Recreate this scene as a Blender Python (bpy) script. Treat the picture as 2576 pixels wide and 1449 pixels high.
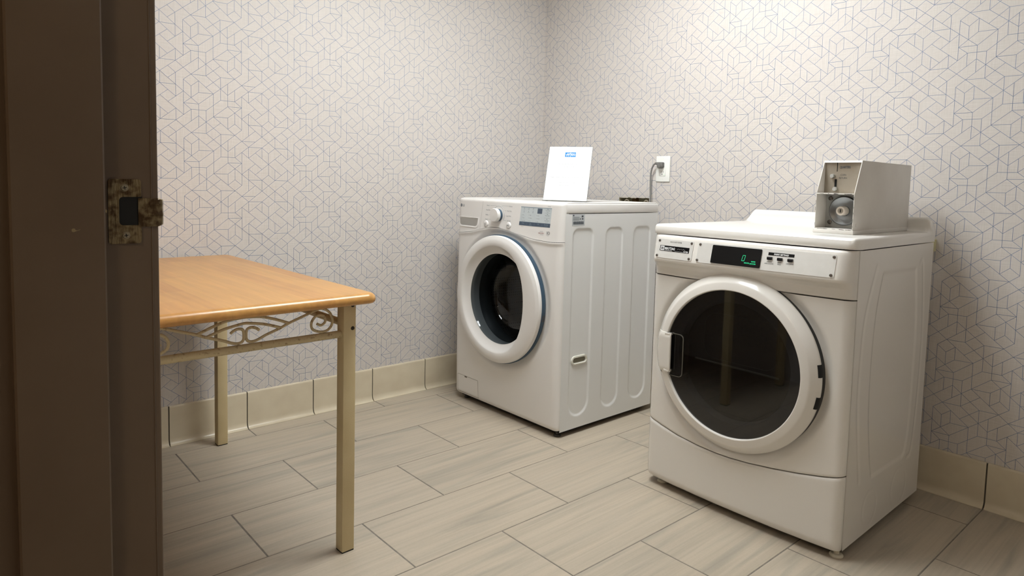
import bpy, bmesh, math, random
from mathutils import Vector, Matrix
random.seed(7)
for o in list(bpy.data.objects): bpy.data.objects.remove(o)
SC = bpy.context.scene
COL = SC.collection
PI = math.pi

# ---------------------------------------------------------------- camera
CAM = Vector((-2.74356, -2.85905, 1.08642))
YAW, PITCH, ROLL = PI/4 + 0.06249, -0.07031, 0.02507
FPX, CY = 1670.15, 579.56
fw = Vector((math.cos(YAW)*math.cos(PITCH), math.sin(YAW)*math.cos(PITCH), math.sin(PITCH)))
rt = Vector((math.sin(YAW), -math.cos(YAW), 0)); up = rt.cross(fw)
r2 = rt*math.cos(ROLL) + up*math.sin(ROLL); u2 = -rt*math.sin(ROLL) + up*math.cos(ROLL)
cd = bpy.data.cameras.new('camera'); cam = bpy.data.objects.new('camera', cd); COL.objects.link(cam)
cam.matrix_world = Matrix(((r2.x, u2.x, -fw.x, CAM.x), (r2.y, u2.y, -fw.y, CAM.y), (r2.z, u2.z, -fw.z, CAM.z), (0, 0, 0, 1)))
cd.sensor_width = 36; cd.lens = FPX/2576*36; cd.shift_y = -(724.5-CY)/2576; cd.clip_start = 0.02
SC.camera = cam
# ---------------------------------------------------------------- world, exposure
w = bpy.data.worlds.new('world'); SC.world = w; w.use_nodes = True
w.node_tree.nodes['Background'].inputs[0].default_value = (1, .85, .68, 1)
w.node_tree.nodes['Background'].inputs[1].default_value = 0.02
SC.view_settings.view_transform = 'Standard'; SC.view_settings.look = 'None'
SC.view_settings.gamma = 1; SC.view_settings.use_curve_mapping = False
SC.view_settings.exposure = 0.0
LAMP_E = 28.8          # strength of the ceiling light tubes
HALL_W = 9.0           # watts of the dim hallway lamp
ROOM_H = 2.50

# ---------------------------------------------------------------- helpers
def srgb(h):
    if isinstance(h, str): c = [int(h[i:i+2], 16)/255 for i in (0, 2, 4)]
    else: c = [v/255 for v in h]
    return tuple(v/12.92 if v <= .04045 else ((v+.055)/1.055)**2.4 for v in c) + (1,)
def mat(name, col, rough=.5, metal=0., spec=.5, coat=0., emit=None, es=0., trans=0., ior=1.45, bump=None, alpha=None, vary=None):
    m = bpy.data.materials.new(name); m.use_nodes = True; nt = m.node_tree; b = nt.nodes['Principled BSDF']
    b.inputs['Base Color'].default_value = col if isinstance(col, tuple) and len(col) == 4 else srgb(col)
    b.inputs['Roughness'].default_value = rough; b.inputs['Metallic'].default_value = metal
    b.inputs['Specular IOR Level'].default_value = spec; b.inputs['Coat Weight'].default_value = coat
    b.inputs['Coat Roughness'].default_value = .06
    b.inputs['Transmission Weight'].default_value = trans; b.inputs['IOR'].default_value = ior
    if emit: b.inputs['Emission Color'].default_value = srgb(emit); b.inputs['Emission Strength'].default_value = es
    tc = nt.nodes.new('ShaderNodeTexCoord')
    if bump:   # (scale, strength, distance[, stretch])
        n = nt.nodes.new('ShaderNodeTexNoise'); n.inputs['Scale'].default_value = bump[0]; n.inputs['Detail'].default_value = 3
        mp = nt.nodes.new('ShaderNodeMapping'); nt.links.new(tc.outputs['Object'], mp.inputs[0]); nt.links.new(mp.outputs[0], n.inputs[0])
        if len(bump) > 3: mp.inputs['Scale'].default_value = bump[3]
        bn = nt.nodes.new('ShaderNodeBump'); bn.inputs['Strength'].default_value = bump[1]; bn.inputs['Distance'].default_value = bump[2]
        nt.links.new(n.outputs[0], bn.inputs['Height']); nt.links.new(bn.outputs[0], b.inputs['Normal'])
    if vary:   # (second colour, scale, low, high)
        n = nt.nodes.new('ShaderNodeTexNoise'); n.inputs['Scale'].default_value = vary[1]; n.inputs['Detail'].default_value = 5
        nt.links.new(tc.outputs['Object'], n.inputs[0])
        rp = nt.nodes.new('ShaderNodeValToRGB'); rp.color_ramp.elements[0].position = vary[2]; rp.color_ramp.elements[1].position = vary[3]
        rp.color_ramp.elements[0].color = b.inputs['Base Color'].default_value; rp.color_ramp.elements[1].color = srgb(vary[0])
        nt.links.new(n.outputs[0], rp.inputs[0]); nt.links.new(rp.outputs[0], b.inputs['Base Color'])
    return m
def link(name, me, mats, parent=None, loc=None):
    o = bpy.data.objects.new(name, me); COL.objects.link(o)
    for m in (mats if isinstance(mats, (list, tuple)) else [mats]): me.materials.append(m)
    if parent is not None: o.parent = parent
    if loc: o.location = loc
    return o
def obj(name, bm, mats, parent=None, smooth=True, angle=35, loc=None):
    bmesh.ops.recalc_face_normals(bm, faces=bm.faces) if not getattr(bm, '_keep', False) else None
    me = bpy.data.meshes.new(name); bm.to_mesh(me); bm.free()
    if smooth:
        me.shade_smooth()
        try: me.set_sharp_from_angle(angle=math.radians(angle))
        except Exception: pass
    return link(name, me, mats, parent, loc)
def thing(name, label, cat, loc=(0, 0, 0), rz=0, group=None):
    o = bpy.data.objects.new(name, None); COL.objects.link(o); o.location = loc; o.rotation_euler = (0, 0, rz)
    o.empty_display_size = .05; o['label'] = label; o['category'] = cat
    if group: o['group'] = group
    return o
def box(bm, a, b, bev=0, seg=2, mi=0):
    vs = [bm.verts.new((x, y, z)) for x in (a[0], b[0]) for y in (a[1], b[1]) for z in (a[2], b[2])]
    F = [(0, 1, 3, 2), (4, 6, 7, 5), (0, 4, 5, 1), (2, 3, 7, 6), (0, 2, 6, 4), (1, 5, 7, 3)]
    fs = [bm.faces.new([vs[i] for i in f]) for f in F]
    for f in fs: f.material_index = mi
    if bev:
        es = list({e for f in fs for e in f.edges})
        bmesh.ops.recalc_face_normals(bm, faces=fs)
        r = bmesh.ops.bevel(bm, geom=es, offset=bev, segments=seg, profile=.5, affect='EDGES')
        for f in r['faces']: f.material_index = mi
    return vs
def lathe(bm, prof, axis_pt, ax='y', n=64, mi=0, closed=False):
    """prof: (radius, position along axis). ax 'y' or 'z' or 'x'."""
    rings = []
    for r, p in prof:
        ring = []
        if r < 1e-6:
            c = {'y': (0, p, 0), 'z': (0, 0, p), 'x': (p, 0, 0)}[ax]
            v = bm.verts.new(Vector(axis_pt)+Vector(c)); ring = [v]*n
        else:
            for i in range(n):
                t = 2*PI*i/n; c, s = r*math.cos(t), r*math.sin(t)
                q = {'y': (c, p, s), 'z': (c, s, p), 'x': (p, c, s)}[ax]
                ring.append(bm.verts.new(Vector(axis_pt)+Vector(q)))
        rings.append(ring)
    if closed: rings.append(rings[0])
    for A, B in zip(rings, rings[1:]):
        for i in range(n):
            j = (i+1) % n; vs = []
            for v in (A[i], A[j], B[j], B[i]):
                if v not in vs: vs.append(v)
            if len(vs) > 2:
                try: bm.faces.new(vs).material_index = mi
                except ValueError: pass
def tube(bm, pts, r, n=10, cap=True, mi=0):
    pts = [Vector(p) for p in pts]; rings = []; prev = None
    for i, p in enumerate(pts):
        t = (pts[min(i+1, len(pts)-1)]-pts[max(i-1, 0)]).normalized()
        if prev is None:
            a = Vector((0, 0, 1)) if abs(t.z) < .9 else Vector((1, 0, 0)); x = t.cross(a).normalized()
        else: x = (prev-t*prev.dot(t)).normalized()
        prev = x; y = t.cross(x)
        rr = r[i] if isinstance(r, (list, tuple)) else r
        rings.append([bm.verts.new(p+(x*math.cos(2*PI*k/n)+y*math.sin(2*PI*k/n))*rr) for k in range(n)])
    for A, B in zip(rings, rings[1:]):
        for k in range(n): bm.faces.new((A[k], A[(k+1) % n], B[(k+1) % n], B[k])).material_index = mi
    if cap:
        bm.faces.new(rings[0][::-1]).material_index = mi; bm.faces.new(rings[-1]).material_index = mi
def spline(pts, sub=8):
    P = [Vector(p) for p in pts]; P = [P[0]*2-P[1]]+P+[P[-1]*2-P[-2]]; out = []
    for i in range(1, len(P)-2):
        for k in range(sub):
            t = k/sub; a, b, c, d = P[i-1], P[i], P[i+1], P[i+2]
            out.append(.5*((2*b)+(c-a)*t+(2*a-5*b+4*c-d)*t*t+(3*b-a-3*c+d)*t**3))
    out.append(P[-2]); return out
def prism(bm, poly, axis, a, b, bev=0, mi=0, seg=2):
    """poly: 2D points in the other two axes (order x,y,z without axis)."""
    def p3(q, t):
        if axis == 'x': return (t, q[0], q[1])
        if axis == 'y': return (q[0], t, q[1])
        return (q[0], q[1], t)
    A = [bm.verts.new(p3(q, a)) for q in poly]; B = [bm.verts.new(p3(q, b)) for q in poly]; n = len(poly)
    fs = [bm.faces.new(A[::-1]), bm.faces.new(B)]+[bm.faces.new((A[i], A[(i+1) % n], B[(i+1) % n], B[i])) for i in range(n)]
    for f in fs: f.material_index = mi
    if bev:
        bmesh.ops.recalc_face_normals(bm, faces=fs)
        r = bmesh.ops.bevel(bm, geom=list({e for f in fs for e in f.edges}), offset=bev, segments=seg, profile=.5, affect='EDGES')
        for f in r['faces']: f.material_index = mi
def rrect(cx, cy, w, h, r, n=6):
    out = []
    for sx, sy, a0 in ((1, 1, 0), (-1, 1, 90), (-1, -1, 180), (1, -1, 270)):
        for k in range(n+1):
            a = math.radians(a0+90*k/n); out.append((cx+sx*(w/2-r)+r*math.cos(a), cy+sy*(h/2-r)+r*math.sin(a)))
    return out
TXT = {}
def text_mesh(bm, s, x, z, size, fn, align='LEFT', mi=0, sx=1., shear=0., weight=0.):
    """flat lettering: local (u right, v up) placed through fn(u,v)->3D point"""
    cu = bpy.data.curves.new('t', 'FONT'); cu.body = s; cu.size = size; cu.align_x = align; cu.shear = shear
    cu.resolution_u = 3; cu.offset = weight
    ob = bpy.data.objects.new('t', cu); COL.objects.link(ob)
    dg = bpy.context.evaluated_depsgraph_get(); me = bpy.data.meshes.new_from_object(ob.evaluated_get(dg))
    vs = [bm.verts.new(fn(x+v.co.x*sx, z+v.co.y)) for v in me.vertices]
    for p in me.polygons:
        try: bm.faces.new([vs[i] for i in p.vertices]).material_index = mi
        except ValueError: pass
    bpy.data.objects.remove(ob); bpy.data.curves.remove(cu); bpy.data.meshes.remove(me)
def quad(bm, u0, v0, u1, v1, fn, mi=0, n=1):
    for k in range(n):
        a, b = u0+(u1-u0)*k/n, u0+(u1-u0)*(k+1)/n
        bm.faces.new([bm.verts.new(fn(*q)) for q in ((a, v0), (b, v0), (b, v1), (a, v1))]).material_index = mi
def seg2(bm, p, q, wd, fn, mi=0):
    p, q = Vector(p), Vector(q); d = (q-p).normalized(); n = Vector((-d.y, d.x))*wd/2
    bm.faces.new([bm.verts.new(fn(*v)) for v in (p-n, q-n, q+n, p+n)]).material_index = mi
def disc2(bm, c, r, fn, mi=0, n=16, r0=0.):
    if r0 <= 0: bm.faces.new([bm.verts.new(fn(c[0]+r*math.cos(2*PI*k/n), c[1]+r*math.sin(2*PI*k/n))) for k in range(n)]).material_index = mi
    else:
        A = [bm.verts.new(fn(c[0]+r*math.cos(2*PI*k/n), c[1]+r*math.sin(2*PI*k/n))) for k in range(n)]
        B = [bm.verts.new(fn(c[0]+r0*math.cos(2*PI*k/n), c[1]+r0*math.sin(2*PI*k/n))) for k in range(n)]
        for k in range(n): bm.faces.new((A[k], A[(k+1) % n], B[(k+1) % n], B[k])).material_index = mi
def keep(bm):
    return bm
def smooth01(t): t = max(0., min(1., t)); return t*t*(3-2*t)
def structure(o): o['kind'] = 'structure'; return o

# ---------------------------------------------------------------- materials of the room
def wallpaper_mat():
    m = bpy.data.materials.new('wallpaper'); m.use_nodes = True; nt = m.node_tree; N = nt.nodes; L = nt.links
    b = N['Principled BSDF']; b.inputs['Roughness'].default_value = .55; b.inputs['Specular IOR Level'].default_value = .35
    tc = N.new('ShaderNodeTexCoord'); fac = None
    cols = []
    for sc in ((520, 520, 14), (16, 16, 560)):
        mp = N.new('ShaderNodeMapping'); mp.inputs['Scale'].default_value = sc; L.new(tc.outputs['Object'], mp.inputs[0])
        n = N.new('ShaderNodeTexNoise'); n.inputs['Scale'].default_value = 1; n.inputs['Detail'].default_value = 3; L.new(mp.outputs[0], n.inputs[0]); cols.append(n)
    ad = N.new('ShaderNodeMath'); ad.operation = 'ADD'; L.new(cols[0].outputs[0], ad.inputs[0]); L.new(cols[1].outputs[0], ad.inputs[1])
    rp = N.new('ShaderNodeMapRange'); rp.inputs[1].default_value = .7; rp.inputs[2].default_value = 1.3; L.new(ad.outputs[0], rp.inputs[0])
    mx = N.new('ShaderNodeMix'); mx.data_type = 'RGBA'; L.new(rp.outputs[0], mx.inputs[0])
    mx.inputs[6].default_value = srgb((199, 192, 185)); mx.inputs[7].default_value = srgb((212, 205, 198))
    L.new(mx.outputs[2], b.inputs['Base Color'])
    bn = N.new('ShaderNodeBump'); bn.inputs['Strength'].default_value = .12; bn.inputs['Distance'].default_value = .001
    L.new(ad.outputs[0], bn.inputs['Height']); L.new(bn.outputs[0], b.inputs['Normal'])
    return m
def tile_mat():
    m = bpy.data.materials.new('porcelain_floor_tile'); m.use_nodes = True; nt = m.node_tree; N = nt.nodes; L = nt.links
    b = N['Principled BSDF']; b.inputs['Roughness'].default_value = .42; b.inputs['Specular IOR Level'].default_value = .45
    tc = N.new('ShaderNodeTexCoord'); at = N.new('ShaderNodeAttribute'); at.attribute_name = 'tile_seed'
    cmb = N.new('ShaderNodeVectorMath'); cmb.operation = 'MULTIPLY_ADD'; cmb.inputs[1].default_value = (1, 1, 1)
    L.new(at.outputs['Vector'], cmb.inputs[0]); L.new(tc.outputs['Object'], cmb.inputs[2])
    def noise(scale, rot, det, dist=0):
        mp = N.new('ShaderNodeMapping'); mp.inputs['Scale'].default_value = scale; mp.inputs['Rotation'].default_value = (0, 0, rot)
        L.new(cmb.outputs[0], mp.inputs[0]); n = N.new('ShaderNodeTexNoise'); n.inputs['Scale'].default_value = 1
        n.inputs['Detail'].default_value = det; n.inputs['Distortion'].default_value = dist; L.new(mp.outputs[0], n.inputs[0]); return n
    a = noise((1.0, 11, 1), -.10, 5, 1.6); c = noise((1.7, 62, 1), -.06, 4, .8); d = noise((160, 160, 1), 0, 2)
    r1 = N.new('ShaderNodeValToRGB'); L.new(a.outputs[0], r1.inputs[0])
    e = r1.color_ramp.elements; e[0].position = .30; e[0].color = srgb((163, 154, 139)); e[1].position = .62; e[1].color = srgb((184, 171, 152))
    e2 = r1.color_ramp.elements.new(.46); e2.color = srgb((180, 168, 150))
    r2_ = N.new('ShaderNodeMapRange'); r2_.inputs[1].default_value = .25; r2_.inputs[2].default_value = .7; r2_.inputs[3].default_value = .84; r2_.inputs[4].default_value = 1.04
    L.new(c.outputs[0], r2_.inputs[0])
    r3 = N.new('ShaderNodeMapRange'); r3.inputs[1].default_value = .2; r3.inputs[2].default_value = .8; r3.inputs[3].default_value = .97; r3.inputs[4].default_value = 1.03
    L.new(d.outputs[0], r3.inputs[0])
    mu = N.new('ShaderNodeMath'); mu.operation = 'MULTIPLY'; L.new(r2_.outputs[0], mu.inputs[0]); L.new(r3.outputs[0], mu.inputs[1])
    vm = N.new('ShaderNodeVectorMath'); vm.operation = 'SCALE'; L.new(r1.outputs[0], vm.inputs[0]); L.new(mu.outputs[0], vm.inputs['Scale'])
    L.new(vm.outputs[0], b.inputs['Base Color'])
    return m
M = {}
M['paper'] = wallpaper_mat()
M['ink'] = mat('wallpaper_line_ink', (128, 141, 164), .6)
M['tile'] = tile_mat()
M['grout'] = mat('grey_grout', (112, 106, 99), .9, vary=((128, 121, 112), 30, .4, .6))
M['base'] = mat('beige_base_tile', (210, 198, 173), .28, vary=((203, 190, 165), 12, .35, .65), bump=(300, .05, .001))
M['basegrout'] = mat('dark_base_grout', (92, 86, 76), .9)
M['ceil'] = mat('white_ceiling', (225, 222, 215), .9, bump=(120, .2, .002))
M['jamb'] = mat('taupe_metal_paint', (112, 96, 80), .38, spec=.4, bump=(9, .12, .002, (4, 4, 1)), vary=((104, 88, 72), 5, .35, .65))
M['hall'] = mat('hallway_wall_paint', (150, 130, 108), .8)

# ---------------------------------------------------------------- room shell
DW = -2.555           # room face of the door wall
DWO = -2.745          # hallway face of the door wall
JY = -2.059           # rabbet face of the strike jamb
DOOR_R = -3.04        # other side of the doorway
NEARY = -3.24
def flat_box(name, a, b, m, parent=None):
    bm = bmesh.new(); box(bm, a, b); return obj(name, bm, m, parent, smooth=False)
# wallpaper pattern: one period = 16 columns x 10 half rows
V_ = [(0, 6, 12), (1, 1, 3), (1, 7, 9), (2, 0, 4), (2, 6, 8), (3, 1, 5), (4, 8, 12), (5, 5, 9), (6, 6, 10), (6, 2, 4), (7, 7, 9), (7, 1, 3),
      (8, 8, 14), (9, 3, 5), (9, 7, 9), (11, 3, 5), (11, 7, 9), (12, 8, 12), (13, 1, 3), (13, 5, 7), (15, 1, 3), (15, 5, 9)]
V_[13] = (9, 1, 5)
H_ = [(0, 0), (1, 1), (5, 9), (6, 0), (4, 2), (1, 5), (5, 5), (2, 8), (9, 3), (13, 3), (8, 6), (9, 7), (13, 7)]
D_ = [(9, 1, 9), (0, 0, 1), (2, 2, 3), (3, 5, 3), (4, 2, 5), (7, 3, 1), (6, 0, 9), (7, 9, 1), (0, 6, 1), (15, 3, 5), (13, 9, 3), (8, 8, 3), (10, 8, 4),
      (12, 2, 1), (11, 7, 1), (14, 4, 1)]
U_ = [(0, 10, 2), (9, 9, 8), (14, 6, 4), (0, 6, 6), (2, 10, 2), (3, 11, 2), (3, 5, 2), (3, 7, 2), (4, 8, 4), (1, 7, 1), (6, 2, 2), (6, 4, 1),
      (6, 8, 4), (7, 9, 8), (8, 2, 2), (10, 2, 4), (11, 3, 1), (12, 8, 1), (14, 10, 2)]
SEG = [((c, a), (c, b)) for c, a, b in V_]+[((c, v), (c+2, v)) for c, v in H_]+[((c, v), (c+n, v+n)) for c, v, n in D_]+[((c, v), (c+n, v-n)) for c, v, n in U_]
PW, PH = 0.45123, 0.23067
def clip(p, q, x0, z0, x1, z1):
    (ax, az), (bx, bz) = p, q; t0, t1 = 0., 1.; dx, dz = bx-ax, bz-az
    for d, lo, hi, s in ((dx, x0, x1, ax), (dz, z0, z1, az)):
        if abs(d) < 1e-9:
            if s < lo or s > hi: return None
        else:
            u, v = (lo-s)/d, (hi-s)/d
            if u > v: u, v = v, u
            t0, t1 = max(t0, u), min(t1, v)
    if t1-t0 < 1e-4: return None
    return (ax+dx*t0, az+dz*t0), (ax+dx*t1, az+dz*t1)
def wallpaper_lines(bm, s0, oz, smin, smax, zmin, zmax, fn, holes=(), wd=.0014):
    """s grows to the right along the wall; s0, oz anchor one lattice point"""
    for i in range(int((smin-s0)/PW)-2, int((smax-s0)/PW)+2):
        for j in range(int((oz-zmax)/PH)-2, int((oz-zmin)/PH)+2):
            for (c0, v0), (c1, v1) in SEG:
                p = (s0+(i+c0/16)*PW, oz-(j+v0/10)*PH); q = (s0+(i+c1/16)*PW, oz-(j+v1/10)*PH)
                r = clip(p, q, smin, zmin, smax, zmax)
                if not r: continue
                pcs = [r]
                for hx0, hz0, hx1, hz1 in holes:
                    h = clip(r[0], r[1], hx0, hz0, hx1, hz1)
                    if h:
                        pcs = [(r[0], h[0]), (h[1], r[1])]
                for a, b in pcs:
                    a, b = Vector(a), Vector(b)
                    if (b-a).length < .002: continue
                    seg2(bm, a, b, wd, fn, 1)
# left wall  (plane y=0, s = x)
bm = bmesh.new(); box(bm, (DWO, 0, 0), (.12, .12, ROOM_H))
wallpaper_lines(bm, -1.9716, 1.60401, DW, 0, .155, ROOM_H, lambda s, z: (s, -.0004, z))
structure(obj('wall_left', bm, [M['paper'], M['ink']], smooth=False))
# right wall (plane x=0, s = -y) with the supply box hole
HY0, HY1, HZ0, HZ1 = .598, .792, .84, 1.031
bm = bmesh.new()
box(bm, (0, -HY0, 0), (.12, 0, ROOM_H)); box(bm, (0, NEARY-.1, 0), (.12, -HY1, ROOM_H))
box(bm, (0, -HY1, 0), (.12, -HY0, HZ0)); box(bm, (0, -HY1, HZ1), (.12, -HY0, ROOM_H))
wallpaper_lines(bm, .29784, 1.6041, 0, -NEARY, .155, ROOM_H, lambda s, z: (-.0004, -s, z), holes=[(HY0, HZ0, HY1, HZ1)])
structure(obj('wall_right', bm, [M['paper'], M['ink']], smooth=False))
# near wall and door wall
bm = bmesh.new(); box(bm, (DW, NEARY-.12, 0), (0, NEARY, ROOM_H))
wallpaper_lines(bm, .1, 1.6041, 0, -DW, .155, ROOM_H, lambda s, z: (-s, NEARY+.0004, z))
structure(obj('wall_near', bm, [M['paper'], M['ink']], smooth=False))
bm = bmesh.new(); box(bm, (DWO+.004, JY+.05, 0), (DW-.004, 0, ROOM_H)); box(bm, (DWO+.004, NEARY-.12, 0), (DW, DOOR_R-.05, ROOM_H))
box(bm, (DWO+.004, DOOR_R-.05, 2.16), (DW, JY+.05, ROOM_H))
wallpaper_lines(bm, .2, 1.6041, 0, -JY-.06, .155, ROOM_H, lambda s, z: (DW-.0035, -s, z))
structure(obj('wall_door_side', bm, [M['paper'], M['ink']], smooth=False))
structure(flat_box('ceiling', (-4.4, NEARY-.5, ROOM_H), (.12, .12, ROOM_H+.08), M['ceil']))
# floor tiles
ROT = -0.00819
def rotf(x, y, z=0): return (x, y+ROT*(x+1), z)
bm = bmesh.new(); lay = bm.faces.layers.float_vector.new('tile_seed') if False else None
TP, TL, G = .3075, .6136, .0022
rows = [(-1, .0)]; offs = [-1.729, -2.0424, -1.7414, -2.0365, -1.7375, -1.4199, -1.1234]
seeds = []
ylines = [0.03, -.1199]+[-(.1199+TP*k) for k in range(1, 16)]
for r_ in range(len(ylines)-1):
    y1, y0 = ylines[r_], ylines[r_+1]
    off = offs[r_] if r_ < len(offs) else (-1.7375 if r_ % 2 == 0 else -1.4199)
    off = off % TL
    n0 = int((-4.5-off)/TL)-1
    for n in range(n0, n0+10):
        xa, xb = off+n*TL+G, off+(n+1)*TL-G
        xa, xb = max(xa, -4.4), min(xb, .05)
        if xb-xa < .01: continue
        ya, yb = y0+G*.8, y1-G*.8
        b_ = .0006
        top = [(xa+b_, ya+b_, 0), (xb-b_, ya+b_, 0), (xb-b_, yb-b_, 0), (xa+b_, yb-b_, 0)]
        low = [(xa, ya, -.0009), (xb, ya, -.0009), (xb, yb, -.0009), (xa, yb, -.0009)]
        T = [bm.verts.new(rotf(*p)) for p in top]; B = [bm.verts.new(rotf(*p)) for p in low]
        fs = [bm.faces.new(T)]+[bm.faces.new((B[i], B[(i+1) % 4], T[(i+1) % 4], T[i])) for i in range(4)]
        sd = (random.uniform(-9, 9), random.uniform(-9, 9), random.uniform(0, 9))
        seeds += [sd]*5
nt_ = len(bm.faces)
box(bm, (-4.4, NEARY-.5, -.05), (.12, .12, -.0007), mi=1)
for i in range(6): seeds.append((0, 0, 0))
me = bpy.data.meshes.new('floor'); bm.to_mesh(me); bm.free()
at = me.attributes.new('tile_seed', 'FLOAT_VECTOR', 'FACE')
for i, s in enumerate(seeds): at.data[i].vector = s
structure(link('floor', me, [M['tile'], M['grout']]))
# cove base tiles
def cove(name, joints, fn, lo, hi):
    bm = bmesh.new()
    prof = [(.0, .1605), (.006, .1605), (.0088, .158), (.0095, .153), (.0095, .030), (.0101, .0235), (.0120, .0165), (.0155, .0100), (.0205, .0055), (.0255, .0036), (.0270, .0028), (.0275, .0004), (.0, .0004)]
    J = [lo]+[j for j in joints if lo < j < hi]+[hi]
    for a, b in zip(J, J[1:]):
        a2, b2 = (a+.0024 if a != lo else a), (b-.0024 if b != hi else b)
        A = [bm.verts.new(fn(a2, d, z)) for d, z in prof]; B = [bm.verts.new(fn(b2, d, z)) for d, z in prof]; n = len(prof)
        bm.faces.new(A); bm.faces.new(B[::-1])
        for i in range(n): bm.faces.new((A[i], A[(i+1) % n], B[(i+1) % n], B[i]))
    inner = [(.0, .158), (.0065, .158), (.0065, .02), (.012, .006), (.012, .0), (0, 0)]
    A = [bm.verts.new(fn(lo, d, z)) for d, z in inner]; B = [bm.verts.new(fn(hi, d, z)) for d, z in inner]; n = len(inner)
    for i in range(n): bm.faces.new((A[i], A[(i+1) % n], B[(i+1) % n], B[i])).material_index = 1
    return structure(obj(name, bm, [M['base'], M['basegrout']], angle=50))
cove('baseboard_left', [-2.347, -2.04, -1.73, -1.429, -1.121, -.812, -.505, -.2], lambda s, d, z: (s, -d-.0005, z), DW, 0)
cove('baseboard_right', [2.281-.307*k for k in range(-6, 8)][::-1], lambda s, d, z: (-d-.0005, -s, z), .0, -NEARY)
cove('baseboard_near', [.307*k for k in range(1, 9)], lambda s, d, z: (-s, NEARY+d+.0005, z), 0, -DW)
# hallway shell behind the camera
structure(flat_box('wall_hallway', (-4.4, NEARY-.5, 0), (-4.3, .12, ROOM_H), M['hall']))
structure(flat_box('wall_hallway_end', (-4.3, NEARY-.5, 0), (DWO, NEARY-.4, ROOM_H), M['hall']))
structure(flat_box('wall_hallway_far', (-4.3, 0, 0), (DWO, .12, ROOM_H), M['hall']))

# ---------------------------------------------------------------- ceiling lights
M['lampframe'] = mat('white_lamp_frame', (230, 230, 226), .4)
M['lamp'] = mat('lit_diffuser', (255, 255, 255), .4, emit=(247, 252, 254), es=LAMP_E)
LX, LY = -1.22, -1.32
t = thing('ceiling_light', 'white fluorescent ceiling light above the middle of the laundry room', 'light', (LX, LY, ROOM_H), PI/2)
bm = bmesh.new()
for a, b in (((-.32, -.62, -.03), (-.29, .62, 0)), ((.29, -.62, -.03), (.32, .62, 0)), ((-.29, -.62, -.03), (.29, -.59, 0)), ((-.29, .59, -.03), (.29, .62, 0)), ((-.012, -.59, -.03), (.012, .59, 0))): box(bm, a, b)
obj('lamp_frame', bm, M['lampframe'], t, smooth=False)
for s in (-1, 1):
    bm = bmesh.new(); box(bm, (s*.151-.12, -.57, -.022), (s*.151+.12, .57, -.012)); obj('diffuser', bm, M['lamp'], t, smooth=False)
hl = bpy.data.lights.new('hallway_lamp', 'AREA'); hl.shape = 'DISK'; hl.size = .35; hl.energy = HALL_W; hl.color = (1, .80, .56)
ho = bpy.data.objects.new('hallway_lamp', hl); COL.objects.link(ho); ho.location = (-3.6, -3.0, ROOM_H-.03)
ho['label'] = 'dim warm ceiling lamp in the hallway outside the doorway'; ho['category'] = 'light'

# ---------------------------------------------------------------- door frame with strike plate
jr = thing('door_1', 'taupe metal door frame beside the camera', 'door frame', (0, 0, 0)); del jr['label']; del jr['category']; structure(jr)
bm = bmesh.new()
P = [(DW+.0015, JY+.052), (DW+.0015, JY+.004), (DW+.0008, JY+.0016), (DW-.0005, JY+.0008), (DW-.0050, JY+.0002), (DW-.0054, JY-.0007), (DW-.0062, JY-.0008), (DW-.0067, JY), (-2.6065, JY), (-2.6068, JY-.0145), (-2.6085, JY-.016), (-2.684, JY-.016), (-2.686, JY-.0145), (-2.686, JY),
     (DWO+.001, JY), (DWO, JY+.001), (DWO, JY+.052)]
P = [(x, y) for x, y in P]
A = [bm.verts.new((x, y, 0)) for x, y in P]; B = [bm.verts.new((x, y, 2.13)) for x, y in P]
for i in range(len(P)-1): bm.faces.new((A[i], A[i+1], B[i+1], B[i]))
bm.faces.new(A[::-1]); bm.faces.new(B)
# header and far jamb
box(bm, (DWO, DOOR_R+.001, 2.13), (DW+.0015, JY+.052, 2.18)); box(bm, (DWO, DOOR_R-.052, 0), (DW+.0015, DOOR_R, 2.13))
# lean of the visible jamb about strike height
jo = obj('jamb', bm, M['jamb'], jr, angle=20)
sh = math.tan(math.radians(.32))
for v in jo.data.vertices:
    if v.co.y > -2.2: v.co.x += -(v.co.z-1.05)*sh*.55
M['strike'] = mat('worn_brass_strike', (128, 112, 82), .36, metal=.6, vary=((72, 54, 30), 85, .44, .58), bump=(150, .6, .0012, (3, 3, .5)))
M['screw'] = mat('steel_screw', (150, 140, 118), .35, metal=.8)
M['black'] = mat('black_recess', (8, 8, 8), .6)
sp = None
x0, x1, z0, z1 = -2.602, -2.571, 1.0125, 1.081     # plate outline on the rabbet
ox0, ox1, oz0, oz1 = -2.592, -2.566, 1.0320, 1.0622  # latch opening
bm = bmesh.new(); yy = JY-.0016; y1 = JY+.0005
def arc2(cx, cz, r, a0, a1, n=5): return [(cx+r*math.cos(math.radians(a0+(a1-a0)*k/n)), cz+r*math.sin(math.radians(a0+(a1-a0)*k/n))) for k in range(n+1)]
rr_ = .0028
top_arm = arc2(x1-rr_, z1-rr_, rr_, 0, 90)+arc2(x0+rr_, z1-rr_, rr_, 90, 180)+[(x0, (z0+z1)/2), (ox0, (z0+z1)/2)]+arc2(ox0+.004, oz1-.004, .004, 180, 90)+[(x1, oz1)]
bot_arm = [(x0, (z0+z1)/2)]+arc2(x0+rr_, z0+rr_, rr_, 180, 270)+arc2(x1-rr_, z0+rr_, rr_, 270, 360)+[(x1, oz0)]+arc2(ox0+.004, oz0+.004, .004, 270, 180)+[(ox0, (z0+z1)/2)]
for P_ in (top_arm, bot_arm): prism(bm, P_, 'y', yy, y1)
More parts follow.
